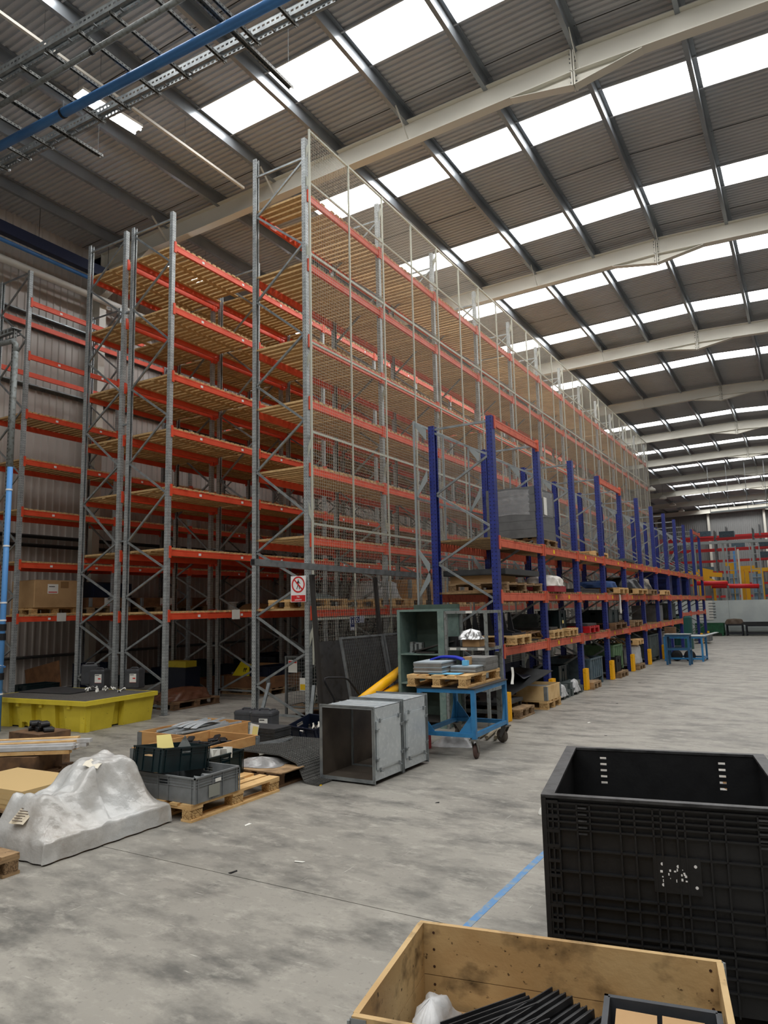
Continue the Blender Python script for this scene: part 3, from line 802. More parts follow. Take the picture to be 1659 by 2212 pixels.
def card_sheet(name, label, cat, pts, mt, t=.002, group=None):
    m = MB(); p = [Vector(q) for q in pts]; nrm = (p[1]-p[0]).cross(p[2]-p[0]).normalized()*t
    n = len(p); m.add(p + [q+nrm for q in p], [tuple(range(n))[::-1], tuple(range(n, 2*n))]+[(i, (i+1) % n, n+(i+1) % n, n+i) for i in range(n)])
    return tag(m.build(name, mt), label, cat, group)
card_sheet('paper_note', 'yellow paper poking out of the tilted teal crate', 'paper', [(-5.00, 4.50, .50), (-4.89, 4.60, .50), (-4.97, 4.62, .645), (-5.06, 4.54, .64)], YPAPER)
card_sheet('metal_plate', 'grey plate corner poking out of the tilted teal crate', 'plate', [(-4.97, 4.66, .47), (-4.87, 4.80, .47), (-4.93, 4.75, .62)], GREYST, .004)
card_sheet('cardboard_flap', 'brown cardboard lying inside the tilted teal crate', 'cardboard', [(-5.17, 4.45, .47), (-5.02, 4.45, .47), (-5.02, 4.75, .44), (-5.17, 4.75, .44)], CARD, .01)
for i in range(7):
    x, y, z = -5.24+.04*i, 5.10+.045*i, .30
    w = rng.uniform(.1, .15); a = rng.uniform(-.3, .3)
    o = MB().box(-w/2, w/2, -.004, .004, 0, .1).build('paper_bundle', WHITEP, None, loc=(x, y, z-.01+rng.uniform(0, .02)), rot=(rng.uniform(-.3, .3), rng.uniform(-.15, .15), a+.2))
    tag(o, 'white papers standing in the teal crate beside the light grey crate', 'paper', 'papers in the teal crate')
for i in range(5):
    o = MB().cbox((0, 0, 0), (.16, .05, .025)).build('metal_part', ZINC, None, loc=(-4.82+.03*i, 4.62+.05*i, .20+.018*i), rot=(.1*i, .25, .4*i))
    tag(o, 'small grey metal part lying in the light grey crate', 'part', 'metal parts in the grey crate')

# second, older pallet with sheets in a clear bag and the ribbed mat
pallet('dark weathered pallet half covered by the ribbed rubber mat', -4.985, 6.19, 0, P90, 'dark')
MB().box(-5.5, -4.55, 5.63, 6.0, .1375, .147).build('board', PINEW, None)
tag(bpy.data.objects['board'], 'thin grey board lying on the dark weathered pallet', 'board')
film('plastic_bag', 'clear crumpled plastic bag of sheets beside the ribbed rubber mat', 'bag', (.28, .24, .150), (.20, .14, .155), .2, (-5.05, 5.93, 0), mat('clear_bag', (150, 150, 150), .2, 0, [(9, (196, 196, 198), .5, .7)], bump=(16, .8), spec=.8), 5, .014)
for i in range(6):
    o = MB().bar((-5.7, 5.7+.05*i, .19+.006*i), (-5.25, 6.5+.04*i, .23+.006*i), .03, .012).build('steel_strip', ZINCD)
    tag(o, 'long grey strip lying behind the plastic bag of sheets', 'strip', 'grey strips behind the bag')
def matfn(u, v):
    x = -5.45+u*1.25; y = 5.88+v*1.0 + .12*(1-u)*(1-v)
    s = u*1.25
    if s < .82: z = .235-.05*max(0, s-.6)/.22
    elif s < 1.08:
        k = (s-.82)/.26; z = .185-(.185-.012)*(k*k*(3-2*k)); x = -5.45+.82+.16*k
    else: z = .012; x = -5.45+.98+(s-1.08)
    return (x, y+.03*sin(3*u), z)
rm = MB().sheet(matfn, 40, 12, .01).build('rubber_mat', RUBBER); tag(rm, 'ribbed dark grey rubber mat draped off the weathered pallet onto the floor', 'mat')
rb = MB()
for i in range(44):
    u = (i+.5)/44
    for j in range(24):
        v = (j+.5)/24; p = Vector(matfn(u, v)); q = Vector(matfn(min(u+.012, 1), v)); d = (q-p)
        rb.bar(p+Vector((0, 0, .003)), p+d.normalized()*.016+Vector((0, 0, .003)), .028, .006)
ST(rb.build('mat_stud', RUBBER, rm))
MB().cbox((0, 0, .004), (.05, .018, .008)).build('yellow_scrap', YL, None, loc=at(690, 1697), rot=(0, 0, .3)); tag(bpy.data.objects['yellow_scrap'], 'small yellow scrap on the floor beside the mat', 'scrap')

# the two pallet collar boxes
pallet('pine pallet under the collar box of black rubber pads', -5.815, 5.78, 0, P90, 'new')
collar('pine collar box filled with black rubber pads', -5.815, 5.78, .137, P90, 1.12, .74, 1, .2)
for i in range(46):
    x, y = -5.815+rng.uniform(-.3, .3), 5.78+rng.uniform(-.48, .48); l = rng.uniform(.10, .2)
    o = MB(); rbox(o, -l/2, l/2, -.035, .035, -.012, .012, .006)
    o = o.build('rubber_pad', BLACKP, None, loc=(x, y, .215+.11*rng.random()*(1-abs(y-5.78))+.02), rot=(rng.uniform(-.3, .3), rng.uniform(-.3, .3), rng.uniform(0, 3)))
    tag(o, 'black rubber pad lying in the nearer pine collar box', 'pad', 'black pads in the collar box')
MB().box(-6.14, -5.49, 5.26, 6.3, .139, .21).build('pad_layer', BLACKP); ST(tag(bpy.data.objects['pad_layer'], 'layer of black rubber scraps under the pads in the collar box', 'scraps'))
pallet('pine pallet under the collar box of grey profiles', -6.575, 6.52, 0, P90, 'new')
collar('pine collar box holding long grey metal profiles', -6.575, 6.52, .137, P90, 1.12, .74, 1, .2)
MB().box(0, .001, -.03, .03, -.04, .04).build('yellow_note', YL, bpy.data.objects['pallet_collar.001'], loc=(-.42, .372, .1), rot=(0, 0, P90))
for i in range(22):
    x = -6.86+.026*i; z = .265+.05*sin(i*1.3)*.5+.02*(i % 3)
    l = rng.uniform(.8, 1.0); a = rng.uniform(-.06, .06)
    o = MB().prism([(-.012, 0), (.012, 0), (.012, .02), (.008, .02), (.008, .004), (-.008, .004), (-.008, .02), (-.012, .02)], 'y', -l/2, l/2).build('metal_profile', GALVS if i % 3 else SCREENB, None, loc=(x, 6.52+rng.uniform(-.05, .05), z), rot=(rng.uniform(-.05, .08), 0, a))
    tag(o, 'long thin grey channel lying in the farther pine collar box', 'profile', 'grey profiles in the collar box')
for i in range(4):
    o = MB().sheet(lambda u, v: (-.04+.08*u, -.3+.6*v, .03*sin(4*v)), 1, 10, .002).build('curled_strip', GALVS, None, loc=(-6.8+.12*i, 6.7-.05*i, .33+.01*i), rot=(0, 0, .15*i-.2))
    tag(o, 'curled pale metal strip on top of the grey profiles', 'strip', 'curled strips in the collar box')

# ribbed sheet stack, jerrycans, tilted crate by the rack foot
tag(MB().cbox((0, 0, .03), (.72, .34, .06)).build('timber_skid', PINEW, None, loc=(-6.16, 7.24, 0)), 'pale timber skid under the stack of dark ribbed mats', 'skid')
st = thing('mat_stack', 'stack of dark ribbed rubber mats on a pallet beside the jerrycans', 'mats', (-6.16, 7.24, .061))
for k in range(11): MB().cbox((rng.uniform(-.004, .004), rng.uniform(-.004, .004), .008+k*.0185), (.68, .32, .0145)).build('mat', CHAR, st)
n1 = MB().box(-.09, .09, -.001, .001, -.11, .11).build('paper_notice', WHITEP, None, loc=(-6.16, 7.055, .20), rot=(-.12, .12, 0)); tag(n1, 'white and yellow notice sheet leaning on the ribbed mat stack', 'notice')
MB().box(0, .085, -.0025, -.0015, -.09, .085).build('notice_print', YPAPER, n1)
MB().box(-.08, .02, -.0025, -.0015, -.09, -.07).build('notice_print', INK, n1)
jerrycan('grey jerrycan with a red and white label behind the ribbed mat stack', -6.50, 7.70, .0, .25, True, 1.16)
jerrycan('grey jerrycan half hidden behind its labelled twin and the collar boxes', -6.88, 7.78, .0, .15, False, 1.1)
cr = crate('dark navy crate of scrap tilted against the foot of the tallest rack', -5.70, 7.76, .02, radians(-13), .56, .40, .22, NAVYP)
cr.rotation_euler = (Matrix.Rotation(radians(-13), 3, 'Z') @ Matrix.Rotation(radians(16), 3, 'X')).to_euler(); cr.location.z = .062
for i in range(9):
    o = MB().lathe([(.0, 0), (.035, .0), (.03, .03), (.012, .06), (.01, .09)], 12).build('metal_funnel' if i % 3 == 0 else 'scrap_part', WHITE if i % 3 == 0 else DKST, None, loc=(-5.86+.045*i, 7.66+.035*(i % 5), .12+.012*i), rot=(rng.uniform(-1, 1), rng.uniform(-1, 1), 0))
    tag(o, 'white plastic funnel lying in the tilted navy crate' if i % 3 == 0 else 'dark metal scrap lying in the tilted navy crate', 'scrap', 'white funnels in the navy crate' if i % 3 == 0 else 'dark scrap in the navy crate')
for (px, py, tx, ty, nm, sd) in ((556, 1527, 581, 1475, 'leaning upright offcut of galvanised channel behind the jerrycans', 0), (668, 1545, 678, 1480, 'galvanised offcut leaning at the foot of the wire mesh screen', 1)):
    a = aty(px, py, 8.3) if sd == 0 else aty(px, py, 8.45); a.z = 0.0; b = aty(tx, ty, 8.62); 
    m = MB(); m.bar(a, b, .055, .006); m.bar(a+Vector((.028, 0, 0)), b+Vector((.028, 0, 0)), .006, .03)
    tag(m.build('channel_offcut', ZINC), nm, 'channel')

# ------------------------------------------------------------------ shrink-wrapped load, far left foreground
pallet('low pallet under the grey film-wrapped load', -5.08, 3.80, 0, P90, 'old', L=1.08, W=.74)
sk = MB()
for s in (1, -1): sk.box(s*.375-.004, s*.375+.004, -.55, .55, .005, .15)
def load():
    m = MB(); NU, NV = 72, 56; R = random.Random(3); ph = [R.uniform(0, 6.28) for _ in range(12)]
    def sst(t): t = max(0, min(1, t)); return t*t*(3-2*t)
    def f(u, v):
        p, q = (u-.5)*2, (v-.5)*2
        X = .385*min(1, abs(p)/.86)*(1 if p > 0 else -1); Y = .565*min(1, abs(q)/.9)*(1 if q > 0 else -1)
        H = .27+.11*sst((Y+.16)/.22)-.05*sst((Y+.40)/.1)*(1-sst((Y+.18)/.12))+.02*sin(5*Y+1)-.04*sst((Y-.32)/.2)
        sx = max(0, (abs(X)-.17+.05*(Y > 0))/.215); sy = max(0, (abs(Y)-.44)/.125)
        d = max(0, 1-sx)**1.25*max(0, 1-sy)**1.1
        if sx > 0 and sx < 1: d = (1-sx)**1.45*max(0, 1-sy)**1.1
        w = .016*sin(6*p+ph[0]+4*q)+.012*sin(9*q+ph[1]+5*p*p)+.009*sin(17*p+ph[2]+8*q)+.010*sin(13*(p+q)+ph[3])+.007*sin(27*(p-q*.7)+ph[4])+.006*sin(37*q-11*p+ph[5])
        z = .148+H*d+w*(.35+d)*min(1, sx*2+.6)+.006
        if abs(p) > .86 or abs(q) > .9:
            e = max((abs(p)-.86)/.14, (abs(q)-.9)/.1); z = min(z, .155*(1-e)+.012); X *= 1+.03*e; Y *= 1+.02*e
            X += .006*sin(21*q+ph[6])*(abs(p) > .86); Y += .006*sin(19*p+ph[7])*(abs(q) > .9)
        return (X, Y, max(z, .008))
    m.sheet(f, NU, NV); return m
lo = load().build('wrapped_load', mat('grey_film', (192, 194, 194), .22, 0, [(1.5, (170, 166, 160), .42, .66), (5, (214, 214, 212), .5, .8), (2.2, (140, 130, 120), .60, .76)], bump=(11, 1.0), spec=.8), None, True, loc=(-5.08, 3.80, 0), rot=(0, 0, 0))
tag(lo, 'grey and white shrink-wrapped load with a stained paper note on its side', 'load')
c = thing('paper_note', 'stained paper note stuck to the near end of the wrapped load', 'paper', (-5.03, 3.30, .29)); c.rotation_euler = (radians(-52), 0, .15)
MB().sheet(lambda u, v: (-.07+.14*u, 0.004*sin(6*u+3*v), -.085+.17*v), 6, 6).build('sheet', mat('stained_paper', (206, 196, 176), .8, 0, [(20, (170, 156, 130), .5, .7)]), c)
for k in range(7): MB().box(-.055, .045-.01*(k % 3), -.006, -.004, .055-.02*k, .061-.02*k).build('print_line', mat('faded_ink', (110, 100, 92), .8), c)
MB().sheet(lambda u, v: (-.06+.12*u, -.09+.18*v, .012*sin(5*v)+.004*sin(9*u)), 5, 8).build('paper_note', mat('ivory_paper', (226, 220, 204), .7), None, loc=(-5.0, 3.86, .54), rot=(.15, .25, .6))
tag(bpy.data.objects['paper_note.002'] if 'paper_note.002' in bpy.data.objects else bpy.data.objects['paper_note.001'], 'ivory paper sheet lying on top of the wrapped load', 'paper')
pallet('weathered pallet corner at the near end of the wrapped load', -5.12, 2.72, 0, 0, 'old', L=.80, W=.72)
sheets('low stack of yellowed boards behind the wrapped load', -6.1, 3.95, .137, .05, .9, .6, .16, mat('yellow_board', (200, 172, 122), .7), 4, 'board_stack', 'boards')
pallet('pallet under the yellowed boards', -6.1, 3.95, 0, 0, 'old', L=.9, W=.62)
pb = thing('plank_bundle', 'long white film-wrapped planks on a pallet at the left edge', 'planks', (-7.35, 4.62, .30), radians(32))
for i in range(6):
    for j in range(2):
        e = rng.uniform(-.07, .07); MB().bar((-.78+e, -.22+.088*i, .02+.045*j), (.74+e-.05*(i % 2), -.20+.08*i, .03+.04*j+.012*(i % 3)), .078, .036).build('plank', WRAP if (i+j) % 3 else PINE, pb)
pallet('dark pallet under the white wrapped planks', -7.35, 4.62, 0, radians(24), 'dark', L=1.05, W=.7)
MB().box(-.45, .45, -.25, .25, 0, .16).build('timber_packer', PINED, None, loc=(-7.35, 4.62, .138), rot=(0, 0, radians(24))); tag(bpy.data.objects['timber_packer'], 'dark timber packer between the pallet and the white wrapped planks', 'packer')
for i in range(9):
    o = MB().tube((-.05, 0, 0), (.05, 0, 0), .033, 12).build('black_roller', BLACKP, None, loc=(-7.85+.075*(i % 5)-.02*(i//5), 5.22+.03*(i % 2), .42+.055*(i//5)), rot=(0, 0, 1.1+.3*sin(i)))
    tag(o, 'short black rubber roller heaped behind the white wrapped planks', 'roller', 'black rollers at the left edge')
MB().cbox((0, 0, .2), (.55, .4, .4)).build('packing_case', PINED, None, loc=(-7.75, 5.24, 0)); tag(bpy.data.objects['packing_case'], 'dark packing case under the heap of black rollers', 'case')

# ================================================================== DUCT SECTIONS
def duct(label, x, y, x1, y1, H, panel_y, group):
    cx, cy = (x+x1)/2, (y+y1)/2; W, L = x1-x, y1-y
    r = thing('duct_section', label, 'duct', (cx, cy, .0175), 0, group); t = .004
    w, l = W/2-.018, L/2; z0, z1 = .018, H-.018
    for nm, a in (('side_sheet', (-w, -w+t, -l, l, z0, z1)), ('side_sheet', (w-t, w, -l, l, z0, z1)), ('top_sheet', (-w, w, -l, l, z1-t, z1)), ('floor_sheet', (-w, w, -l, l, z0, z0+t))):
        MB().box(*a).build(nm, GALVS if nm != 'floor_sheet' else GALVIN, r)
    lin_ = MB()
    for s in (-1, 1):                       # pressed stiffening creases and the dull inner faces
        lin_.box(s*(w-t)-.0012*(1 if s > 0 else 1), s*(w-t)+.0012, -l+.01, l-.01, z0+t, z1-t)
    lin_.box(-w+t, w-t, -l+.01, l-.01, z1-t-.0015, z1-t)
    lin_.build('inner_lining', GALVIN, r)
    cr_ = MB()
    for s in (-1, 1):
        cr_.bar((s*w, -l+.03, z0+.04), (s*w, l-.03, z1-.04), .004, .003, (1, 0, 0)); cr_.bar((s*w, -l+.03, z1-.04), (s*w, l-.03, z0+.04), .004, .003, (1, 0, 0))
    for k in range(4): cr_.box(-w, w, -l*.8+k*l*.5, -l*.8+k*l*.5+.012, z1, z1+.004)
    cr_.build('crease', GALVS, r)
    for s in (-1, 1):
        m = MB(); y0 = s*l-.0025; yb = s*l+.0025
        for a in ((-W/2, W/2, y0, yb, 0, .034), (-W/2, W/2, y0, yb, H-.034, H), (-W/2, -W/2+.034, y0, yb, .034, H-.034), (W/2-.034, W/2, y0, yb, .034, H-.034)): m.box(*a)
        m.box(-w-.002, w+.002, min(y0, y0-s*.03), max(y0, y0-s*.03), z1, z1+.003); m.box(w, w+.003, min(y0, y0-s*.03), max(y0, y0-s*.03), z0, z1)
        m.build('flange', ZINC, r)
        q = MB()
        for sx in (-1, 1):
            for zz in (.017, H-.017): q.tube((sx*(W/2-.017), s*l-.009, zz), (sx*(W/2-.017), s*l+.009, zz), .007, 6)
        q.build('flange_bolts', ZINCD, r)
    pn = MB(); a, b = panel_y; pn.box(w+.004, w+.014, -l+a*L, -l+b*L, H*.17, H*.80)
    p = pn.build('access_panel', GALVS, r)
    for yy in (-l+a*L+.05, -l+b*L-.05):
        for zz, d in ((H*.165, -1), (H*.805, 1)):
            k = MB(); k.box(w+.014, w+.03, yy-.008, yy+.008, zz-.02, zz+.02); k.tube((w+.022, yy, zz), (w+.045, yy+.012, zz+.016*d), .006, 6)
            k.build('catch', ZINC, p)
    for zz in (H*.3, H*.68):
        for yy in (-l+a*L-.004, -l+b*L+.004):
            k = MB(); k.box(w+.006, w+.03, yy-.012, yy+.012, zz-.012, zz+.012); k.tube((w+.02, yy, zz), (w+.042, yy+.01, zz+.02), .006, 6); k.build('catch', ZINC, p)
    MB().box(w+.0145, w+.0165, -l+a*L+.02, -l+b*L-.02, H*.19, H*.78).build('pressed_face', GALVS, p)
    return r
duct('nearer galvanised duct section, open end facing out beside the rubber mat', -4.445, 6.12, -3.785, 6.675, .73, (.08, .93), 'galvanised duct sections')
duct('farther galvanised duct section, standing closest to the blue trolley', -4.455, 6.705, -3.79, 7.25, .735, (.10, .90), 'galvanised duct sections')

# ================================================================== BLUE TROLLEY AND ITS LOAD
TX, TY, TRZ = -3.765, 8.16, radians(2.5)
tr = thing('trolley', 'bright blue steel trolley on swivel casters carrying a pallet of grey packs', 'trolley', (TX, TY, 0), TRZ)
tw, tl = .36, .56
MB().box(-tw-.01, tw+.01, -tl-.01, tl+.01, .768, .782).build('top_plate', DKST, tr)
for sx in (-1, 1):
    for sy in (-1, 1):
        MB().cbox((sx*(tw-.025), sy*(tl-.025), .495), (.05, .05, .545)).build('leg', BLUEST, tr)
        cs = MB(); wx, wy = sx*(tw-.03), sy*(tl-.03)
        a = {(1, -1): 0.1, (1, 1): 1.15, (-1, -1): .5, (-1, 1): -.4}[(sx, sy)]
        M = TR(wx, wy, 0) @ RZ(a)
        cs.box(-.05, .05, -.05, .05, .205, .222, M); cs.add([], [])
        for s in (-1, 1): cs.add([M @ Vector(p) for p in ((s*.028-.003, -.045, .205), (s*.028-.003, .045, .205), (s*.028-.003, .075, .07), (s*.028-.003, .045, .065), (s*.028+.003, -.045, .205), (s*.028+.003, .045, .205), (s*.028+.003, .075, .07), (s*.028+.003, .045, .065))],
                                 [(0, 1, 2, 3), (4, 7, 6, 5), (0, 4, 5, 1), (1, 5, 6, 2), (2, 6, 7, 3), (3, 7, 4, 0)])
        c = cs.build('caster', CASTER, tr)
        wh = MB(); M2 = M @ TR(0, .06, .086) @ Matrix.Rotation(pi/2, 4, 'Y')
        wh.lathe([(.02, -.022), (.07, -.022), (.084, -.014), (.084, .014), (.07, .022), (.02, .022)], 28, M2)
        wh.build('wheel', TYRER if (sx, sy) == (1, -1) else TYRE, c, True)
        hb = MB(); hb.lathe([(0.0, -.03), (.022, -.03), (.022, .03), (0.0, .03)], 12, M2); hb.build('hub', CASTER, c)
for zz, nm in ((.745, 'top_rail'), (.26, 'bottom_rail')):
    for s in (-1, 1):
        MB().cbox((0, s*(tl-.025), zz), (2*tw-.1, .046, .046)).build(nm, BLUEST, tr)
        MB().cbox((s*(tw-.025), 0, zz), (.046, 2*tl-.1, .046)).build(nm, BLUEST, tr)
MB().box(-tw-.004, tw+.004, -tl-.004, tl+.004, .728, .738)
for sx, sy in ((1, -1), (-1, 1), (1, 1), (-1, -1)):
    x = sx*(tw-.05); y = sy*(tl-.02)
    if (sx, sy) != (1, 1):
        MB().add([(x, y-.003, .283), (x-sx*.16, y-.003, .283), (x, y-.003, .49), (x, y+.003, .283), (x-sx*.16, y+.003, .283), (x, y+.003, .49)],
                 [(0, 1, 2), (3, 5, 4), (0, 3, 4, 1), (1, 4, 5, 2), (2, 5, 3, 0)]).build('gusset', BLUEST, tr)
    xx = sx*(tw-.02); yy = sy*(tl-.05)
    if sy > 0: MB().add([(xx-.003, yy, .283), (xx-.003, yy-sy*.13, .283), (xx-.003, yy, .55), (xx+.003, yy, .283), (xx+.003, yy-sy*.13, .283), (xx+.003, yy, .55)],
                 [(0, 1, 2), (3, 5, 4), (0, 3, 4, 1), (1, 4, 5, 2), (2, 5, 3, 0)]).build('gusset', BLUEST, tr)
PT = .783
pallet('old pale pallet lying on the blue trolley', -3.86, 8.14, PT, P90+TRZ, 'new')
GP = mat('grey_panel_pack', (122, 122, 120), .6, 0, [(12, (104, 104, 102), .45, .7)]); GE = mat('pale_pack_edge', (160, 172, 180), .6)
zt = PT+PH_
sheets('tall strapped pack of grey panels at the left of the trolley pallet', -4.02, 7.93, zt+.003, TRZ+.04, .36, .50, .135, GP, 8, 'panel_pack', 'panels', .006, GE)
sheets('tall strapped pack of grey panels at the far end of the trolley pallet', -3.66, 8.42, zt+.003, TRZ, .34, .44, .155, GP, 9, 'panel_pack', 'panels', .004)
sheets('low strapped pack of grey panels in the middle of the trolley pallet', -3.66, 8.06, zt+.003, TRZ, .32, .26, .075, GP, 5, 'panel_pack', 'panels', .004, GE)
card_sheet('blue_card', 'pale blue sheet lying on the near edge of the trolley pallet', 'sheet', [(-3.98, 7.66, zt+.003), (-3.60, 7.68, zt+.003), (-3.62, 7.88, zt+.003), (-3.96, 7.84, zt+.003)], CYAN, .004)
MB().sheet(lambda u, v: (.42*(u-.5), .17*(v-.5)+.05*sin(3*u), .012+.012*cos(3.0*(u-.5))-.10*max(0, abs(u-.5)-.22)**1.2+.008*sin(9*v+4*u)), 20, 10, .02).build('blue_gloves', BLUEC, None, True, loc=(-3.93, 8.10, zt+.155), rot=(0, 0, .25))
tag(bpy.data.objects['blue_gloves'], 'cobalt blue gloves draped over the panel packs on the trolley', 'gloves')
MB().cbox((0, 0, .045), (.09, .07, .09)).build('small_carton', CARD, None, loc=(-3.70, 8.17, zt+.082)); tag(bpy.data.objects['small_carton'], 'small brown carton on the low pack of the trolley', 'box')
MB().cbox((0, 0, .03), (.07, .05, .06)).build('tape_roll_box', CYAN, None, loc=(-3.66, 8.02, zt+.082)); tag(bpy.data.objects['tape_roll_box'], 'white and light blue small pack in front of the brown carton', 'box')
MB().sheet(lambda u, v: ((.03+.03*max(0, u-.7))*(v-.5)+.006*sin(5*u), -.03*u+.008*sin(4*u), -.20*u-.02*sin(3*u)), 14, 2, .003).build('white_strap', WHITEP, None, loc=(-3.34, 8.72, .93), rot=(0, 0, .3))
tag(bpy.data.objects['white_strap'], 'white strap hanging off the far corner of the trolley pallet', 'strap')

# things on the floor behind and under the trolley
MB().cbox((0, 0, .14), (.16, .3, .28)).build('red_case', REDC, None, loc=(-4.25, 7.9, 0)); tag(bpy.data.objects['red_case'], 'red case between the duct sections and the trolley', 'case')
film('clear_sheeting', 'pale crumpled plastic sheeting on the floor under the trolley', 'sheeting', (.28, .2, .0), (.18, .12, .05), .3, (-4.0, 8.35, .001), WRAP, 9, .015)
for i in range(4):
    o = MB().tube((-.3, 0, 0), (.3, 0, 0), .025, 8).build('fabric_roll', mat('beige_cloth', (150, 140, 120), .8), None, loc=(-3.98+.09*i, 9.05, .03+.005*i), rot=(0, 0, P90+.1*i))
    tag(o, 'beige roll lying on the floor behind the trolley', 'roll', 'beige rolls behind the trolley')

# ================================================================== GREY-GREEN CABINET AND SHELF FRAME
CY0 = 9.35
xa, xb, xc = aty(859, 1400, CY0).x, aty(960, 1400, CY0).x, aty(1054, 1400, CY0).x
CH = aty(862, 1322, CY0).z
cb = thing('steel_cupboard', 'grey-green doorless steel cupboard with an open front beside the leaning panels', 'cupboard', ((xa+xb)/2, CY0+.28, 0))
w = (xb-xa)/2; d = .28
MB().box(-w, -w+.045, -d, d, 0, CH).build('side', GREENC, cb); MB().box(w-.10, w, -d, -d+.05, 0, CH).build('side', GREENC, cb); MB().box(w-.03, w, -d+.05, d, 0, CH).build('side', GREENC, cb)
MB().box(-w+.045, w-.03, d-.02, d, .1, CH).build('back_panel', GREENI, cb)
MB().box(-w, w, -d, d, CH, CH+.03).build('top', GREENC, cb); MB().box(-w, w, d-.03, d, CH+.03, CH+.10).build('top_upstand', GREENI, cb)
for z in (.10, .62, aty(900, 1410, CY0).z-.015): MB().box(-w+.045, w-.03, -d+.01, d-.02, z-.02, z).build('shelf', GREENC if z > .2 else DKST, cb)
cz = aty(900, 1410, CY0).z-.015
sf = thing('open_shelving', 'open grey steel shelving frame joined to the right of the grey-green cupboard', 'shelving', ((xb+xc)/2, CY0+.28, 0))
w2 = (xc-xb)/2-.006
for sx in (-1, 1):
    for sy in (-1, 1): MB().cbox((sx*(w2-.02), sy*(d-.02), CH/2), (.04, .04, CH)).build('upright', GREYST, sf)
for z in (CH-.02, aty(1000, 1402, CY0).z, .55):
    for sy in (-1, 1): MB().cbox((0, sy*(d-.02), z), (2*w2-.08, .03, .04)).build('shelf_rail', GREYST, sf)
    for sx in (-1, 1): MB().cbox((sx*(w2-.02), 0, z), (.03, 2*d-.08, .04)).build('shelf_rail', GREYST, sf)
    if z < CH-.1: MB().box(-w2+.04, w2-.04, -d+.02, d-.02, z+.02, z+.024).build('shelf', DKST, sf)
for fx, z in ((-.6, aty(1000, 1402, CY0).z), (-.1, aty(1000, 1402, CY0).z), (.7, aty(1000, 1402, CY0).z), (.2, CH-.02)):
    MB().box(fx*w2-.05, fx*w2+.05, -d-.001, -d, z-.016, z+.016).build('label', WHITEP, sf)
sz = aty(1000, 1402, CY0).z+.025; mx = (xb+xc)/2
film('foil_bundle', 'crumpled silver foil over a bundle on the open shelving frame', 'foil', (.17, .13, 0), (.13, .09, .06), 0, (mx-.0, CY0+.2, sz+.1), mat('silver_foil', (200, 202, 204), .28, .7, bump=(26, 1.0)), 21, .025)
MB().cbox((0, 0, .05), (.26, .18, .1)).build('open_carton', CARD, None, loc=(mx+.02, CY0+.22, sz)); tag(bpy.data.objects['open_carton'], 'brown carton under the silver foil on the shelving frame', 'box')
MB().cbox((0, 0, .07), (.13, .12, .14)).build('dark_box', BLACKP, None, loc=(mx-.27, CY0+.2, sz)); tag(bpy.data.objects['dark_box'], 'small black box at the left of the silver foil bundle', 'box')
MB().cbox((0, 0, .025), (.1, .22, .05)).build('rusty_bracket', PINED, None, loc=(mx+.3, CY0+.2, sz), rot=(0, 0, .3)); tag(bpy.data.objects['rusty_bracket'], 'brown bracket at the right of the silver foil bundle', 'bracket')
cbx = (xa+xb)/2
m = MB(); m.box(-.11, .11, -.05, .05, 0, .02); m.box(-.1, -.05, -.05, .05, .02, .16); m.box(-.02, .01, -.05, .05, .02, .13); m.box(.05, .1, -.05, .05, .02, .15); m.box(-.1, .1, .03, .05, .02, .15)
tag(m.build('machined_bracket', GREYST, None, loc=(cbx-.17, CY0+.22, cz)), 'grey machined metal block on the upper shelf of the cupboard', 'part')
for i in range(5):
    o = MB().bar((-.32, 0, 0), (.36, 0, .16+.015*i), .055, .02).build('steel_bar', GREYST if i % 2 else DKST, None, loc=(cbx+.12+.01*i, CY0+.13+.055*i, cz+.02))
    tag(o, 'grey steel bar leaning across the upper shelf of the cupboard', 'bar', 'steel bars in the cupboard')
for i in range(3):
    o = MB().cbox((0, 0, .015), (.3, .1, .02)).build('flat_offcut', DKST, None, loc=(cbx+.05, CY0+.1+.1*i, cz+.0), rot=(0, 0, .1*i)); tag(o, 'dark flat offcut lying on the upper shelf of the cupboard', 'offcut', 'flat offcuts in the cupboard')

# ================================================================== LEANING GATE, PANELS, BARRIERS
gx, gy1 = -6.12, 12.2
gy0 = atx(703, 1390, -6.06).y
g = thing('steel_gate', 'dark steel gate of solid plate below and mesh above, leaning by the wire screen', 'gate', (gx, gy0, 0)); g.rotation_euler = (0, radians(-4.5), 0)
GL = gy1-gy0; GH = 2.22
for y in (0, GL*.48, GL): MB().cbox((0, y, GH/2), (.05, .06, GH)).build('stile', DKST, g)
zp = atx(740, 1383, gx).z
MB().box(-.012, .012, .03, GL-.03, .02, zp).build('plate', mat('dark_plate', (78, 78, 80), .42, .5, [(2, (96, 94, 92), .4, .7), (9, (66, 64, 62), .5, .7)]), g)
m = MB()
for i in range(int(GL/.06)): m.box(-.002, .002, i*.06, i*.06+.004, zp, GH)
for i in range(int((GH-zp)/.06)): m.box(.002, .005, 0, GL, zp+i*.06, zp+i*.06+.004)
ST(m.build('gate_mesh', DKST, g))
rt = thing('steel_tube', 'long square steel tube lying level across the racks above the no pedestrians sign', 'tube', (0, 0, 0))
pa = atx(546, 1214, -6.17); pb = atx(903, 1243, -6.17)
MB().bar(pa, pb, .075, .085).build('tube_wall', ZINCD, rt); MB().bar(pa-Vector((0, .002, 0)), pa+Vector((0, .001, 0)), .06, .07).build('tube_mouth', INK, rt)
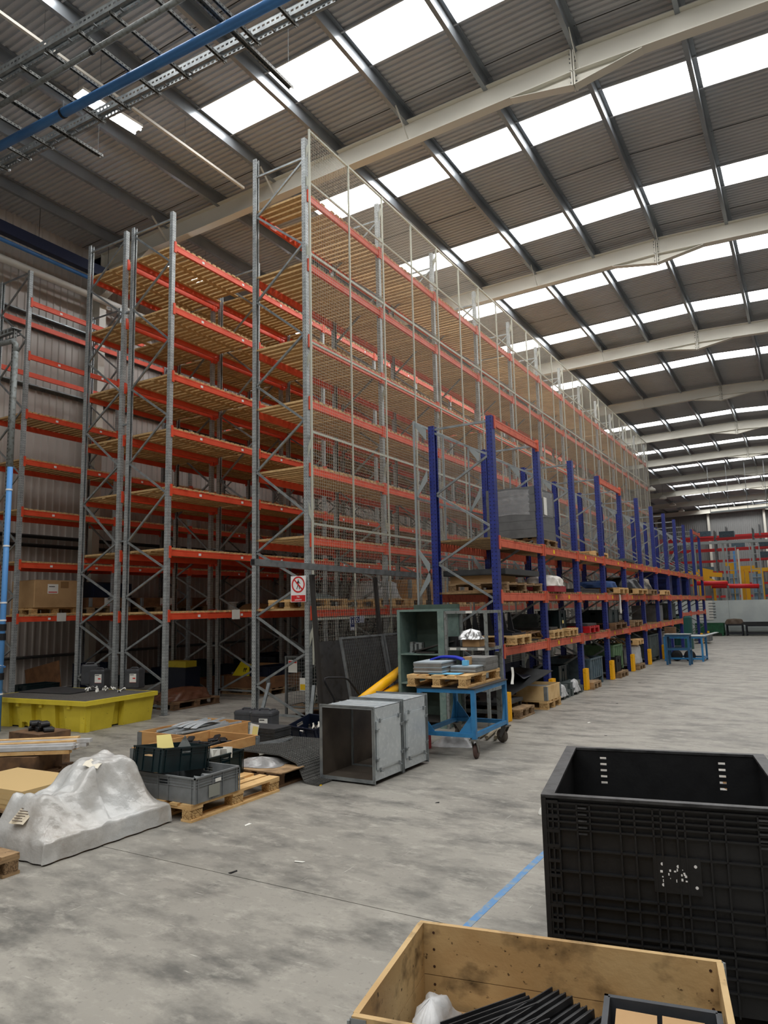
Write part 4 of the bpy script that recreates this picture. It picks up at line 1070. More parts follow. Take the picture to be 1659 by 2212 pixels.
def mesh_panel(label, y0, L, H, x, lean, group):
    r = thing('wire_hurdle', label, 'panel', (x, y0, 0), 0, group); r.rotation_euler = (0, lean, 0)
    for y in (0, L): MB().cbox((0, y, H/2), (.03, .03, H)).build('stile', ZINCD, r)
    for z in (.015, H-.015): MB().cbox((0, L/2, z), (.03, L-.03, .03)).build('rail', ZINCD, r)
    m = MB()
    for i in range(int(L/.05)): m.box(-.002, .002, i*.05, i*.05+.003, .02, H)
    for i in range(int(H/.05)): m.box(.002, .005, 0, L, i*.05, i*.05+.003)
    ST(m.build('wire_mesh', ZINCD, r)); return r
mesh_panel('nearer dark mesh panel leaning on the solid gate plate', 8.75, 1.15, 1.32, -5.72, radians(-11), 'leaning mesh panels')
mesh_panel('farther dark mesh panel leaning beside the cupboard', 9.98, 1.1, 1.32, -5.74, radians(-10), 'leaning mesh panels')
def barrier(label, a, b, r_):
    t = thing('barrier_tube', label, 'barrier', (0, 0, 0), 0, 'yellow barrier tubes')
    MB().tube(a, b, r_, 20).build('tube', YELLT, t, True); return t
barrier('upper yellow barrier tube leaning up towards the grey-green cupboard', aty(776, 1517, 8.2), aty(880, 1437, 9.95), .070)
barrier('lower yellow barrier tube behind the duct sections', aty(800, 1520, 8.4), aty(880, 1474, 9.95), .066)
hp = [at(722, 1520, .55), at(700, 1480, .8), at(697, 1467, .92), at(704, 1463, .95), at(742, 1463, .95), at(756, 1470, .9), at(790, 1520, .5)]
h0 = Vector((-4.95, 7.35, 0))
hand = thing('sack_truck', 'black tubular sack truck handle standing in front of the dark gate plate', 'sack truck', (0, 0, 0))
hx = -5.35
pts = [atx(730, 1560, hx), atx(722, 1510, hx), atx(702, 1474, hx), atx(701, 1466, hx), atx(708, 1464, hx), atx(742, 1464, hx), atx(752, 1468, hx), atx(760, 1478, hx), atx(790, 1520, hx), atx(800, 1560, hx)]
pts[0].z = .16; pts[-1].z = .16
MB().path(pts, .014, 8).build('frame', INK, hand, True)
MB().bar(pts[1], pts[8], .02, .02).build('cross_bar', INK, hand)
MB().cbox(((pts[0].x+pts[-1].x)/2, (pts[0].y+pts[-1].y)/2, .08), (.16, abs(pts[-1].y-pts[0].y), .16)).build('base', INK, hand)

# ================================================================== SIGNS
def board(label, nm, o, w, h, rz, cat='sign'):
    r = thing(nm, label, cat, o, rz); MB().box(-w/2, w/2, 0, .004, -h/2, h/2).build('plate', SIGNW, r); return r
def ring(m, cx, cz, r0, r1, y, n=36):
    vs = []
    for i in range(n):
        a = 2*pi*i/n
        for rr in (r0, r1): vs += [(cx+rr*cos(a), y, cz+rr*sin(a)), (cx+rr*cos(a), y-.001, cz+rr*sin(a))]
    fs = []
    for i in range(n):
        a, b = i*4, ((i+1) % n)*4
        fs += [(a+1, a+3, b+3, b+1), (a, b, b+2, a+2), (a+2, b+2, b+3, a+3), (a, a+1, b+1, b)]
    return m.add(vs, fs)
def walker(m, cx, cz, s, y):
    M = lambda p: (cx+p[0]*s, y, cz+p[1]*s)
    def limb(a, b, w1): m.bar(M(a), M(b), w1*s, .0012, (0, 1, 0))
    def limbx(a, b, w1):
        A, B = Vector(M(a)), Vector(M(b)); dd = (B-A).normalized(); n_ = Vector((-dd.z, 0, dd.x))*w1*s/2
        m.add([A-n_, A+n_, B+n_, B-n_]+[q-Vector((0, .0012, 0)) for q in (A-n_, A+n_, B+n_, B-n_)], [(0, 1, 2, 3), (4, 7, 6, 5), (0, 4, 5, 1), (1, 5, 6, 2), (2, 6, 7, 3), (3, 7, 4, 0)])
    m.add([M((.11*cos(t*pi/8), .82+.11*sin(t*pi/8))) for t in range(16)], [tuple(range(16))])
    limbx((0, .68), (-.02, .12), .24); limbx((0, .14), (-.14, -.28), .16); limbx((-.14, -.26), (-.32, -.72), .13)
    limbx((.0, .14), (.16, -.25), .16); limbx((.16, -.23), (.26, -.72), .13); limbx((-.04, .64), (-.30, .32), .1); limbx((-.3, .34), (-.38, .12), .09)
    limbx((.06, .64), (.28, .34), .1); limbx((.28, .36), (.40, .16), .09); limbx((-.36, -.72), (-.2, -.74), .08); limbx((.22, -.72), (.38, -.74), .08)
sx_, sz_ = aty(628, 1245, 8.655), aty(661, 1300, 8.655)
SWD, SHT = sz_.x-sx_.x, sx_.z-sz_.z
s1 = board('white and red No pedestrians sign with a crossed-out walking figure', 'prohibition_sign', ((sx_.x+sz_.x)/2, 8.655, (sx_.z+sz_.z)/2), SWD, SHT, 0)
m = MB(); walker(m, 0, SHT*.16, SWD*.30, -.001); m.build('walking_figure', INK, s1)
m = MB(); ring(m, 0, SHT*.17, SWD*.35, SWD*.43, -.002); a = SWD*.36*.707
m.bar((-a, -.002, SHT*.17+a), (a, -.002, SHT*.17-a), .0016, SWD*.075, (1, 0, 1)); m.build('red_ring', SIGNR, s1)
MB().box(-SWD*.46, SWD*.46, -.002, 0, -SHT*.48, -SHT*.24).build('red_panel', SIGNR, s1)
text('No', SHT*.10, SIGNW, s1, (0, -.003, -SHT*.30), (P90, 0, 0)); text('pedestrians', SHT*.105, SIGNW, s1, (0, -.003, -SHT*.41), (P90, 0, 0), sx=.68)
def navy(label, px0, py0, px1, py1, kind):
    X = -6.388; a, b = atx(px0, py0, X), atx(px1, py1, X); w, h = abs(b.y-a.y), a.z-b.z
    r = board(label, 'information_sign', (X, (a.y+b.y)/2, (a.z+b.z)/2), w, h, P90)
    MB().box(-w/2+.008, w/2-.008, -.001, 0, -h/2+.008, h/2-.008).build('navy_panel', SIGNB, r)
    if kind == 0:
        m = MB(); m.add([(h*.21*cos(t*pi/12), -.0015, h*.17+h*.23*sin(t*pi/12)) for t in range(24)], [tuple(range(24))]); m.build('disc', SIGNB, r)
        m = MB(); ring(m, 0, h*.17, h*.24, h*.255, -.002); walker(m, 0, h*.14, h*.17, -.003); m.build('walking_figure', SIGNW, r)
        for z in (-.28, -.34, -.40): MB().box(-w*.36, w*.36, -.002, -.001, h*z-.006, h*z+.004).build('print_line', SIGNW, r)
    else:
        m = MB(); m.add([(-w*.32+h*.3*cos(t*pi/12), -.002, h*.3*sin(t*pi/12)) for t in range(24)], [tuple(range(24))]); m.build('disc', SIGNW, r)
        m = MB(); m.add([(-w*.32+h*.17*cos(t*pi/12), -.003, h*.22*sin(t*pi/12)) for t in range(24)], [tuple(range(24))]); m.build('disc_symbol', SIGNB, r)
        for z in (.3, .12, -.08, -.28): MB().box(-w*.08, w*.42, -.002, -.001, h*z-.005, h*z+.005).build('print_line', SIGNW, r)
navy('tall navy sign with a white walking figure on the wire screen', 756, 1332, 767, 1361, 0)
navy('wide navy sign with a white disc beside the tall navy sign', 768, 1331, 787, 1345, 1)

# ================================================================== YELLOW SPILL PALLET
sp = thing('spill_pallet', 'large yellow plastic spill pallet with a dark grating top', 'spill pallet', (-9.21, 6.92, 0), radians(4.5))
RL, RW = 2.33, 1.46      # local: x from -RL..0, y 0..RW
m = MB(); m.box(-RL, 0, 0, .05, .385, .45); m.box(-RL, 0, RW-.05, RW, .385, .45); m.box(-RL, -RL+.05, .05, RW-.05, .385, .45); m.box(-.05, 0, .05, RW-.05, .385, .45)
m.build('rim', YELL, sp)
def frus(x0, x1, y0, y1, z0, z1, i):
    return MB().add([(x0+i, y0+i, z0), (x1-i, y0+i, z0), (x1-i, y1-i, z0), (x0+i, y1-i, z0), (x0, y0, z1), (x1, y0, z1), (x1, y1, z1), (x0, y1, z1)], [(0, 3, 2, 1), (4, 5, 6, 7), (0, 1, 5, 4), (1, 2, 6, 5), (2, 3, 7, 6), (3, 0, 4, 7)])
frus(-RL+.20, -.16, .14, RW-.16, .02, .386, .03).build('sump', YELL, sp)
def lobe(x0, x1, notch, y0=.06, y1=.16, tap=.018):
    pr = [(x0+tap, .0)]
    if notch: pr += [(notch-.075, 0), (notch-.06, .09), (notch+.06, .09), (notch+.075, 0)]
    pr += [(x1-tap, 0), (x1, .386), (x0, .386)]
    vs = [(u, y0+.05*(1-v/.386), v) for u, v in pr]+[(u, y1, v) for u, v in pr]; n = len(pr)
    return MB().add(vs, [tuple(range(n)), tuple(range(n, 2*n))[::-1]]+[(i, n+i, n+(i+1) % n, (i+1) % n) for i in range(n)])
for x0, x1, nt_ in ((-.52, -.05, None), (-1.02, -.70, -.86), (-1.56, -1.22, -1.40), (-1.98, -1.74, None), (-2.3, -2.1, None)):
    lobe(x0, x1, nt_).build('side_lobe', YELL, sp)
for y0, y1 in ((.07, .62), (.80, 1.44)):
    MB().add([(-.17, y0, 0), (-.10, y0+.02, 0), (-.10, y1-.02, 0), (-.17, y1, 0), (-.17, y0, .386), (-.05, y0, .386), (-.05, y1, .386), (-.17, y1, .386)],
             [(0, 3, 2, 1), (4, 5, 6, 7), (0, 1, 5, 4), (1, 2, 6, 5), (2, 3, 7, 6), (3, 0, 4, 7)]).build('side_lobe', YELL, sp)
for x in (-.38, -.98, -1.50, -2.0): MB().box(x-.03, x+.03, .03, .075, .33, .39).build('hook', YELL, sp)
MB().box(-RL+.05, -RL*.5-.003, .05, RW-.05, .41, .452).build('grating', GRATE, sp); MB().box(-RL*.5+.003, -.05, .05, RW-.05, .41, .452).build('grating', GRATE, sp)
m = MB().sheet(lambda u, v: (-.6+1.2*u, -.35+.7*v, .010+.012*sin(7*u)*v), 14, 8, .006).build('grey_sheet', CHAR, None, loc=(-10.95, 7.75, .455), rot=(0, 0, .1)); tag(m, 'loose dark grey sheet lying on the spill pallet grating', 'sheet')
a = at(215, 1487, .452); b = at(292, 1486, .452); c = at(196, 1480, .452)
jerrycan('grey jerrycan with a label in the middle of the spill pallet', a.x, a.y, .453, .35, True, 1.0)
jerrycan('grey jerrycan with a label nearest the right end of the spill pallet', b.x-.02, b.y-.0, .453, .30, True, 1.0)
jerrycan('plain grey jerrycan leaning behind the labelled ones on the spill pallet', c.x-.18, c.y+.12, .453, .9, False, 1.12)
for i in range(12):
    a = at(188+6.5*i, 1490+3*sin(i*2), .47)
    o = MB().sheet(lambda u, v: (.09*u+.01*sin(5*v+i), .05*v, .03*sin(4*u+i)+.02*sin(6*v)), 5, 4, .002).build('crumpled_tissue', WHITEP, None, loc=(a.x, a.y, .475), rot=(rng.uniform(-.4, .4), rng.uniform(-.4, .4), rng.uniform(0, 6)))
    tag(o, 'crumpled white tissue in front of the jerrycans on the spill pallet', 'tissue', 'white tissues on the spill pallet')

# ================================================================== BLACK BULK CONTAINER
bn = thing('bulk_container', 'large black ribbed plastic bulk container at the right edge of the photo', 'container', (at(1168, 1720, .88).x, at(1168, 1720, .88).y, 0), radians(11))
BW, BD, BH = 1.02, 1.12, .88
BASE = .10
MB().box(.03, BW-.03, .03, BD-.03, BASE, BASE+.02).build('floor_panel', BLACKP, bn)
for x in (.0, BW/2-.08, BW-.16): MB().box(x, x+.16, 0, BD, 0, BASE).build('runner', BLACKP, bn)
t = .012; RB_ = .035
def wall_grid(flipy):
    """ribbed outer face in local wall space: x along, z up, ribs proud towards -y"""
    m = MB()
    return m
xsg = [.025, .046, .07, .147, .20, .32, .378, .45, .48, .54, .57, .66, .72, .84, .90, .955, .975, .995]
zt_ = [.024, .05, .075, .10, .13, .21, .30, .39, .43, .48, .535, .56, .60, .64, .69]
pf = MB().box(0, BW, .0+RB_-t, RB_, BASE, BH); pf.build('front_wall', BLACKP, bn)
g = MB()
for x in xsg: g.box(x-.0035, x+.0035, .004, RB_-t, BASE, BH-.02)
for dz in zt_:
    z = BH-dz
    for xa_, xb_ in ((.025, .44), (.44, .62), (.62, .995)):
        if .44 <= (xa_+xb_)/2 <= .62 and .20 < dz < .34: continue
        g.box(xa_, xb_, .004, RB_-t, z-.0035, z+.0035)
for k in range(11): z = BH-.02-k*.06; g.box(0.0, .07, .002, RB_-t, z-.006, z+.006)
ST(g.build('rib_grid', BLACKP, bn))
MB().box(0, .02, 0, RB_, BASE, BH).build('corner_post', BLACKP, bn); MB().box(BW-.02, BW, 0, RB_, BASE, BH).build('corner_post', BLACKP, bn)
MB().box(.44, .62, .006, RB_-t, BH-.345, BH-.205).build('name_plate', BLACKP, bn)
k = MB()
for x, z in ((.475, -.235), (.475, -.315), (.60, -.235), (.60, -.315), (.535, -.24)): k.tube((x, .0045, BH+z), (x, .006, BH+z), .006, 12)
for i in range(16):
    x, z = .46+rng.uniform(0, .10), -.275+rng.uniform(-.03, .03); k.box(x, x+rng.uniform(.002, .010), .0045, .006, BH+z, BH+z+rng.uniform(.003, .012))
k.build('paint_mark', SIGNW, bn)
for x in (.17, .86):
    k = MB()
    for i in range(5): k.box(x-.018, x+.018, -.002, .006, BH-.042-.026*i, BH-.036-.026*i)
    k.build('hinge_clip', BLACKPG, bn)
def wall_slots(y0, y1):
    m = MB(); cols = [(0, .175), (.225, .785), (.835, BW)]
    for a_, b_ in cols: m.box(a_, b_, y0, y1, BASE, BH)
    for a_ in (.175, .785):
        z = BH
        for i in range(5):
            zz = BH-.045-.033*i; m.box(a_, a_+.05, y0, y1, zz+.006, z); m.box(a_, a_+.008, y0, y1, zz-.006, zz+.006); m.box(a_+.042, a_+.05, y0, y1, zz-.006, zz+.006); z = zz-.006
        m.box(a_, a_+.05, y0, y1, BASE, z)
    return m
wall_slots(BD-.03, BD-.018).build('back_wall', BLACKP, bn)
MB().box(.022, .034, RB_, BD-.03, BASE, BH).build('side_wall', BLACKP, bn); MB().box(BW-.034, BW-.022, RB_, BD-.03, BASE, BH).build('side_wall', BLACKP, bn)
g = MB()
for s, xx in ((-1, 0.0), (1, BW)):
    for i in range(14):
        y = .05+i*.083; g.box(min(xx, xx-s*.022), max(xx, xx-s*.022), y-.004, y+.004, BASE, BH-.02)
    for dz in zt_: g.box(min(xx, xx-s*.022), max(xx, xx-s*.022), .02, BD-.02, BH-dz-.0035, BH-dz+.0035)
for x in xsg:
    if not (.17 < x < .23 or .78 < x < .84): g.box(x-.0035, x+.0035, BD-.018, BD-.002, BASE, BH-.02)
ST(g.build('rib_grid', BLACKP, bn))
for nm, a in (('front_rim', (0, BW, 0, RB_, BH-.004, BH+.008)), ('back_rim', (0, BW, BD-.035, BD, BH-.004, BH+.008)), ('side_rim', (0, .055, RB_, BD-.035, BH-.004, BH+.008)), ('side_rim', (BW-.055, BW, RB_, BD-.035, BH-.004, BH+.008))):
    MB().box(*a).build(nm, BLACKPG, bn)
w1 = at(1178, 1682, .0); w1 = at(1176, 1690, .35)
film('white_rag', 'white crumpled rag behind the left side of the black bulk container', 'rag', (.10, .06, 0), (.05, .04, .10), .5, (-2.0, 5.95, 0), WHITEP, 33, .015)
pallet('pallet with broken brown boards behind the far right corner of the bulk container', -.35, 6.4, 0, .3, 'old')
sheets('short stack of brown boards behind the bulk container', -.32, 6.42, .137, .5, .7, .5, .25, CARD, 3, 'board_stack', 'boards', .03)

# ================================================================== PLYWOOD COLLAR BOX IN THE FOREGROUND
fr = radians(10.6); fc = Vector((-1.42, 2.60, 0)) + Vector((cos(fr)*.5335+sin(fr)*.345, sin(fr)*.5335-cos(fr)*.345, 0))
pallet('pallet under the stained plywood collar box in the foreground', fc.x, fc.y, 0, fr, 'old', L=1.06, W=.69)
fb = thing('collar_box', 'stained plywood collar box two planks high, full of black profiles, in the foreground', 'crate', (fc.x, fc.y, .137), fr)
fh = .1825; L2, W2 = 1.067/2, .345
nail = mat('rusty_nail', (74, 52, 40), .7, .3)
for k in range(2):
    z0, z1 = k*fh+.0015, (k+1)*fh-.0015
    for s in (1, -1):
        p = MB().box(-L2+.003, L2-.003, s*(W2-.01)-.01, s*(W2-.01)+.01, z0, z1).build('plank', CRATEW, fb)
        q = MB()
        for x in (-L2+.05, L2-.05):
            for z in (z0+.03, z0+.09, z1-.03): q.tube((x+.01*(z > .1), s*(W2-.02), z), (x+.01*(z > .1), s*(W2-.02)-s*.0015, z), .005, 8)
        q.build('nail_head', nail, p)
        p = MB().box(s*(L2-.01)-.01, s*(L2-.01)+.01, -W2+.0205, W2-.0205, z0, z1).build('plank', CRATEW, fb)
    for sx in (-1, 1):
        for sy in (-1, 1):
            h = MB(); h.box(sx*L2-(.05 if sx > 0 else .0015), sx*L2+(.0015 if sx > 0 else .05), sy*(W2+.0015)-.0015, sy*(W2+.0015)+.0015, z0+.01, z1-.005)
            h.box(sx*(L2+.0015)-.0015, sx*(L2+.0015)+.0015, sy*W2-(.05 if sy > 0 else 0), sy*W2+(0 if sy > 0 else .05), z0+.01, z1-.005)
            h.tube((sx*(L2+.005), sy*(W2+.005), z0+.01), (sx*(L2+.005), sy*(W2+.005), z1-.01), .005, 8)
            h.build('corner_hinge', ZINC, fb)
def fl_(x, y, z=0):      # point in the box, local
    v = RZ(fr) @ Vector((x, y, 0)); return (fc.x+v.x, fc.y+v.y, .137+z)
prof = [(-.016, 0), (.016, 0), (.016, .022), (.012, .022), (.012, .005), (.003, .005), (.003, .014), (-.003, .014), (-.003, .005), (-.012, .005), (-.012, .022), (-.016, .022)]
BPR = mat('black_profile', (46, 47, 50), .35, .1, [(9, (62, 63, 66), .5, .7)])
for i in range(9):
    x, y, z = fl_(-.295+.018*i, .05-.022*i, .04+.006*(i % 3)-.004*i)
    o = MB().prism(prof, 'x', -.27, .25).build('black_profile', BPR, None, loc=(x, y, z+.14), rot=(0, -.10, radians(50)+.012*i)); tag(o, 'black ribbed profile in the left bundle inside the plywood collar box', 'profile', 'left bundle of black profiles')
for i in range(8):
    x, y, z = fl_(-.150+.026*i, .06-.010*i, .055+.005*(i % 3)-.006*i)
    o = MB().prism(prof, 'x', -.28, .24).build('black_profile', BPR, None, loc=(x, y, z+.14), rot=(0, -.08, radians(66)+.01*i)); tag(o, 'black ribbed profile in the steeper right bundle inside the plywood collar box', 'profile', 'right bundle of black profiles')
x, y, z = fl_(.335, -.085, .113)
crate('dark grey open tray holding plywood pieces inside the plywood collar box', x, y, z, fr, .345, .40, .20, mat('slate_plastic', (66, 70, 76), .45, 0, [(9, (54, 58, 64), .4, .7)]), handles=False, lines=0, name='plastic_tray')
for i, dx in enumerate((-.075, .06)):
    x, y, z = fl_(.335+dx, -.095, .23)
    o = MB().cbox((0, 0, .012), (.12, .30, .02)).build('plywood_piece', CARD, None, loc=(x, y, z+.05), rot=(.0, .02, fr)); tag(o, ['left', 'right'][i]+' plywood piece lying in the dark grey tray', 'plywood', 'plywood pieces in the tray')
x, y, z = fl_(-.41, .06, 0.112)
film('white_bag', 'white crumpled plastic bag in the left corner of the plywood collar box', 'bag', (.08, .18, 0), (.05, .12, .05), fr, (x, y, z+.002), WRAP, 41, .006)
sc_ = MB().box(-.47, .47, -.30, .30, 0, .08).build('packing_layer', CARD, None, loc=(fc.x, fc.y, .141), rot=(0, 0, fr)); ST(tag(sc_, 'cardboard packing layer under the black profiles', 'packing'))
film('white_sheeting', 'white crumpled sheeting on the floor outside the left end of the plywood collar box', 'sheeting', (.11, .12, 0), (.05, .06, .12), .4, (-1.72, 2.12, 0), WHITEP, 43, .008)

# ================================================================== OVERHEAD: TRAYS, PIPES, LAMPS
def ext(a, b, e0, e1):
    d = (b-a).normalized(); return a-d*e0, b+d*e1
ZT = 9.5
def tray(label, a, b, h=.10, w=.15):
    r = thing('cable_tray', label, 'cable tray', (0, 0, 0)); d = (b-a).normalized(); sd = Vector((-d.y, d.x, 0)); U = Vector((0, 0, 1)); L = (b-a).length
    for s in (-.5, .5):
        m = MB(); o = sd*(w*s); m.bar(a+o, b+o, .004, .024); m.bar(a+o+U*h, b+o+U*h, .004, .024); m.bar(a+o+U*(h+.012)-sd*(.012*s*2), b+o+U*(h+.012)-sd*(.012*s*2), .03, .003)
        m.bar(a+o-U*.012-sd*(.02*s*2), b+o-U*.012-sd*(.02*s*2), .04, .003)
        m.build('side_rail', ZINC, r)
        q = MB()
        for k in range(int(L/.08)): p = a+o+d*(k*.08); q.bar(p+U*.01, p+U*(h-.01), .003, .034, d)
        q.bar(a+o+U*.024, b+o+U*.024, .004, .03); q.bar(a+o+U*(h-.02), b+o+U*(h-.02), .004, .02)
        ST(q.build('side_web', ZINC, r))
    q = MB()
    for k in range(int(L/.5)): p = a+d*(k*.5); q.bar(p-sd*w/2, p+sd*w/2, .03, .012)
    ST(q.build('rung', ZINC, r)); return r
t1a, t1b = ext(at(0, 172, ZT), at(297, 0, ZT), 1.5, 2.5); t2a, t2b = ext(at(0, 365, ZT), at(715, 0, ZT), 1.5, 2.0)
tray('upper of the two parallel galvanised cable trays at the top left', t1a, t1b); tray('lower of the two parallel galvanised cable trays under the roof', t2a, t2b)
STRUT = punched('strut_steel', (128, 130, 128), (30, 30, 30), .45, .45, .06, .011, (0.0,))
dv = (t1b-t1a).normalized()
def onl(a, b, x): k = (x-a.x)/(b.x-a.x); return a+(b-a)*k
for i, (px, py, over) in enumerate(((58, 335, 0), (108, 311, 0), (152, 290, .55), (222, 256, 0), (275, 227, 0), (340, 193, 0), (404, 159, 0), (479, 120, 0), (535, 92, .9), (553, 82, 0), (633, 41, 0), (10, 357, 0))):
    p = at(px, py, ZT); yb = onl(t2a, t2b, p.x).y+.08+over; ya = onl(t1a, t1b, p.x).y-.08 if t1a.x < p.x < t1b.x else yb-1.6
    if over: wS = .075
    else: wS = .045
    L = yb-ya
    m = MB().prism([(-wS/2, -.022), (wS/2, -.022), (wS/2, .022), (wS/2-.012, .022), (wS/2-.012, .018), (wS/2-.004, .018), (wS/2-.004, -.018), (-wS/2+.004, -.018), (-wS/2+.004, .018), (-wS/2+.012, .018), (-wS/2+.012, .022), (-wS/2, .022)], 'z', 0, L)
    o = m.build('cross_channel', STRUT, None, loc=(p.x, ya, ZT-.045), rot=(-P90, 0, 0)); tag(o, 'punched steel channel joining the two cable trays, ' + {0: 'third from the left edge', 1: 'just left of the glowing lamp', 3: 'beside the left end of the glowing lamp', 4: 'crossing the glowing lamp', 5: 'first to the right of the lamp', 6: 'second to the right of the lamp', 7: 'third to the right of the lamp', 9: 'paired with the wide right channel', 10: 'farthest right', 11: 'nearest the left edge'}[i] if not over else ['wide punched channel carried past the lower cable tray, at its left end', 'wide punched channel carried past the lower cable tray, beside the first rooflight'][i > 5], 'channel', 'punched channels across the cable trays')
    if over:
        rd_ = MB().tube((p.x, yb-.08, ZT), (p.x, yb-.08, zroof(p.x)-.1), .004, 6).build('hanger_rod', ZINCD); tag(rd_, ['thin hanger rod above the wide channel at the left', 'thin hanger rod above the wide channel beside the first rooflight'][i > 5], 'rod')
def pipe(label, a, b, r_, mt, nm='pipe', cl=None):
    t = thing(nm, label, 'pipe', (0, 0, 0)); MB().tube(a, b, r_, 20).build('pipe_run', mt, t, True)
    for k in (cl or []):
        p = a+(b-a)*k; d = (b-a).normalized(); MB().tube(p-d*.02, p+d*.02, r_+.008, 20).build('clamp', INK, t); MB().bar(p+Vector((0, 0, r_)), p+Vector((0, 0, r_+.14)), .02, .02).build('clamp_stem', ZINCD, t)
    return t
a, b = ext(at(0, 316, 9.26), at(600, 0, 9.26), 1.5, 2.0); L = (b-a).length
pipe('thick blue pipe slung under the cable trays at the top left', a, b, .068, PIPEB, cl=[((at(134, 243, 9.26)-a).length)/L, .92])
a, b = ext(at(0, 228, 9.36), at(386, 0, 9.36), 1.5, 2.0); L = (b-a).length
pipe('thinner grey pipe between the cable trays above the thick blue pipe', a, b, .038, GREYST, cl=[((at(199, 111, 9.36)-a).length)/L])
def strip_lamp(label, a, b, mt=TUBE):
    r = thing('ceiling_lamp', label, 'lamp', (0, 0, 0)); d = (b-a).normalized(); sd = Vector((-d.y, d.x, 0))
    MB().bar(a+Vector((0, 0, .05)), b+Vector((0, 0, .05)), .30, .05).build('housing', WHITE, r)
    for s in (-1, 1):
        for f0, f1 in ((0, .47), (.52, 1)): MB().tube(a+(b-a)*f0+sd*(.085*s), a+(b-a)*f1+sd*(.085*s), .02, 10).build('lamp_tube', mt, r)
    for e in (a, b): MB().tube(e+Vector((0, 0, .075)), Vector((e.x, e.y, zroof(e.x)-.1)), .003, 6).build('hanger', ZINCD, r)
    return r
strip_lamp('twin tube strip lamp glowing above the cable trays at the top left', at(168, 203, 10.8), at(298, 284, 10.8))
for k in range(6):
    strip_lamp('twin tube strip lamp over the aisle by the left wall rack, %s along' % ('first', 'second', 'third', 'fourth', 'fifth', 'sixth')[k], Vector((-12.95, 11.7+4.4*k, 10.2)), Vector((-12.95, 12.95+4.4*k, 10.2)))
    if k: strip_lamp('twin tube strip lamp over the aisle behind the tallest rack, %s along' % ('', 'first', 'second', 'third', 'fourth', 'fifth')[k], Vector((-8.65, 11.8+4.4*k, 10.2)), Vector((-8.65, 13.05+4.4*k, 10.2)))
cy = at(300, 246, 10.75); cy2 = at(0, 33, 10.75); cx_ = (cy.x+at(555, 425, 10.75).x)/2
tk = thing('lighting_trunking', 'long thin white lighting trunking hung on wires ahead of the first rafter', 'trunking', (0, 0, 0))
MB().bar((cx_, 2.0, 10.75), (cx_, 10.9, 10.75), .05, .05).build('channel', WHITE, tk)
for y in (3.0, 4.6, 6.2, 7.7, 9.2): MB().tube((cx_, y, 10.77), (cx_, y, zroof(cx_)-.05), .003, 6).build('hanger', ZINCD, tk)
# long runs along the left eaves
t = thing('eaves_tube', 'cream tube running along the top of the left wall', 'pipe', (0, 0, 0)); MB().tube((-15.06, -5, 9.72), (-15.06, 60, 9.72), .085, 16).build('pipe_run', WHITE, t, True)
t = thing('sprinkler_pipe', 'blue pipe hung on rods along the left eaves below a navy beam', 'pipe', (0, 0, 0)); MB().tube((-14.7, -5, 9.96), (-14.7, 60, 9.96), .045, 14).build('pipe_run', PIPEB, t, True)
nb_ = thing('navy_duct', 'dark navy box duct hung on rods along the left eaves', 'duct', (0, 0, 0)); MB().box(-14.78, -14.60, -5, 60, 10.10, 10.36).build('duct_run', NAVYB, nb_)
for k in range(16):
    y = 5.6+k*1.9; MB().tube((-14.69, y, 10.36), (-14.69, y, zroof(-14.69)-.05), .006, 6).build('hanger_rod', INK, nb_)

# service drop at the left edge
dx = -10.86; dY = 6.6
sd_ = thing('service_drop', 'punched steel strut carrying a light blue air pipe down at the left edge', 'pipe', (dx, dY, 0))
MB().cbox((0, 0, 3.2), (.05, .05, 6.4)).build('strut', STRUT, sd_)
p0 = aty(34, 760, dY-.08); p1 = aty(17, 1010, dY-.08); p2 = aty(2, 1500, dY-.08)
MB().tube((p0.x-dx, -.08, p1.z), (p0.x-dx, -.08, p0.z), .042, 14).build('grey_pipe', GREYST, sd_, True)
MB().tube((p0.x-dx, -.08, 0.0), (p0.x-dx, -.08, p1.z), .042, 14).build('blue_pipe', PIPEL, sd_, True)
MB().path([(p0.x-dx, -.08, p0.z), (p0.x-dx, -.08, p0.z+.12), (p0.x-dx-.08, -.08, p0.z+.2), (p0.x-dx-.9, -.08, p0.z+.26)], .042, 12).build('elbow_pipe', GREYST, sd_, True)
for py in (1060, 1180, 1302, 1340, 1440, 1500):
    z = aty(8, py, dY-.08).z; MB().tube((p0.x-dx, -.08, z-.012), (p0.x-dx, -.08, z+.012), .05, 14).build('pipe_clip', SIGNW, sd_)
for z0 in (aty(8, 1375, dY).z, aty(8, 1355, dY).z, aty(8, 1460, dY).z): MB().tube((p0.x-dx, -.08, z0-.05), (p0.x-dx, -.08, z0+.05), .055, 14).build('coupling', INK, sd_)
vz = aty(8, 1438, dY).z; vx = p0.x-dx
MB().tube((vx, -.10, vz), (vx+.10, -.14, vz), .022, 10).build('valve_body', WHITE, sd_); MB().cbox((vx+.15, -.14, vz), (.12, .02, .025)).build('valve_handle', PIPEB, sd_)
m = MB(); m.box(-.9, .06, -.08, .08, 6.36, 6.37)
for s in (-.08, .08):
    m.box(-.9, .06, s-.003, s+.003, 6.28, 6.30); m.box(-.9, .06, s-.003, s+.003, 6.35, 6.37)
    for k in range(9): m.box(-.88+.1*k, -.85+.1*k, s-.003, s+.003, 6.30, 6.35)
m.build('tray_end', ZINC, sd_)

# ================================================================== GOODS IN THE BLUE RACK
def by(k, f=0): return BY0+.12+k*BP+f       # start of bay k
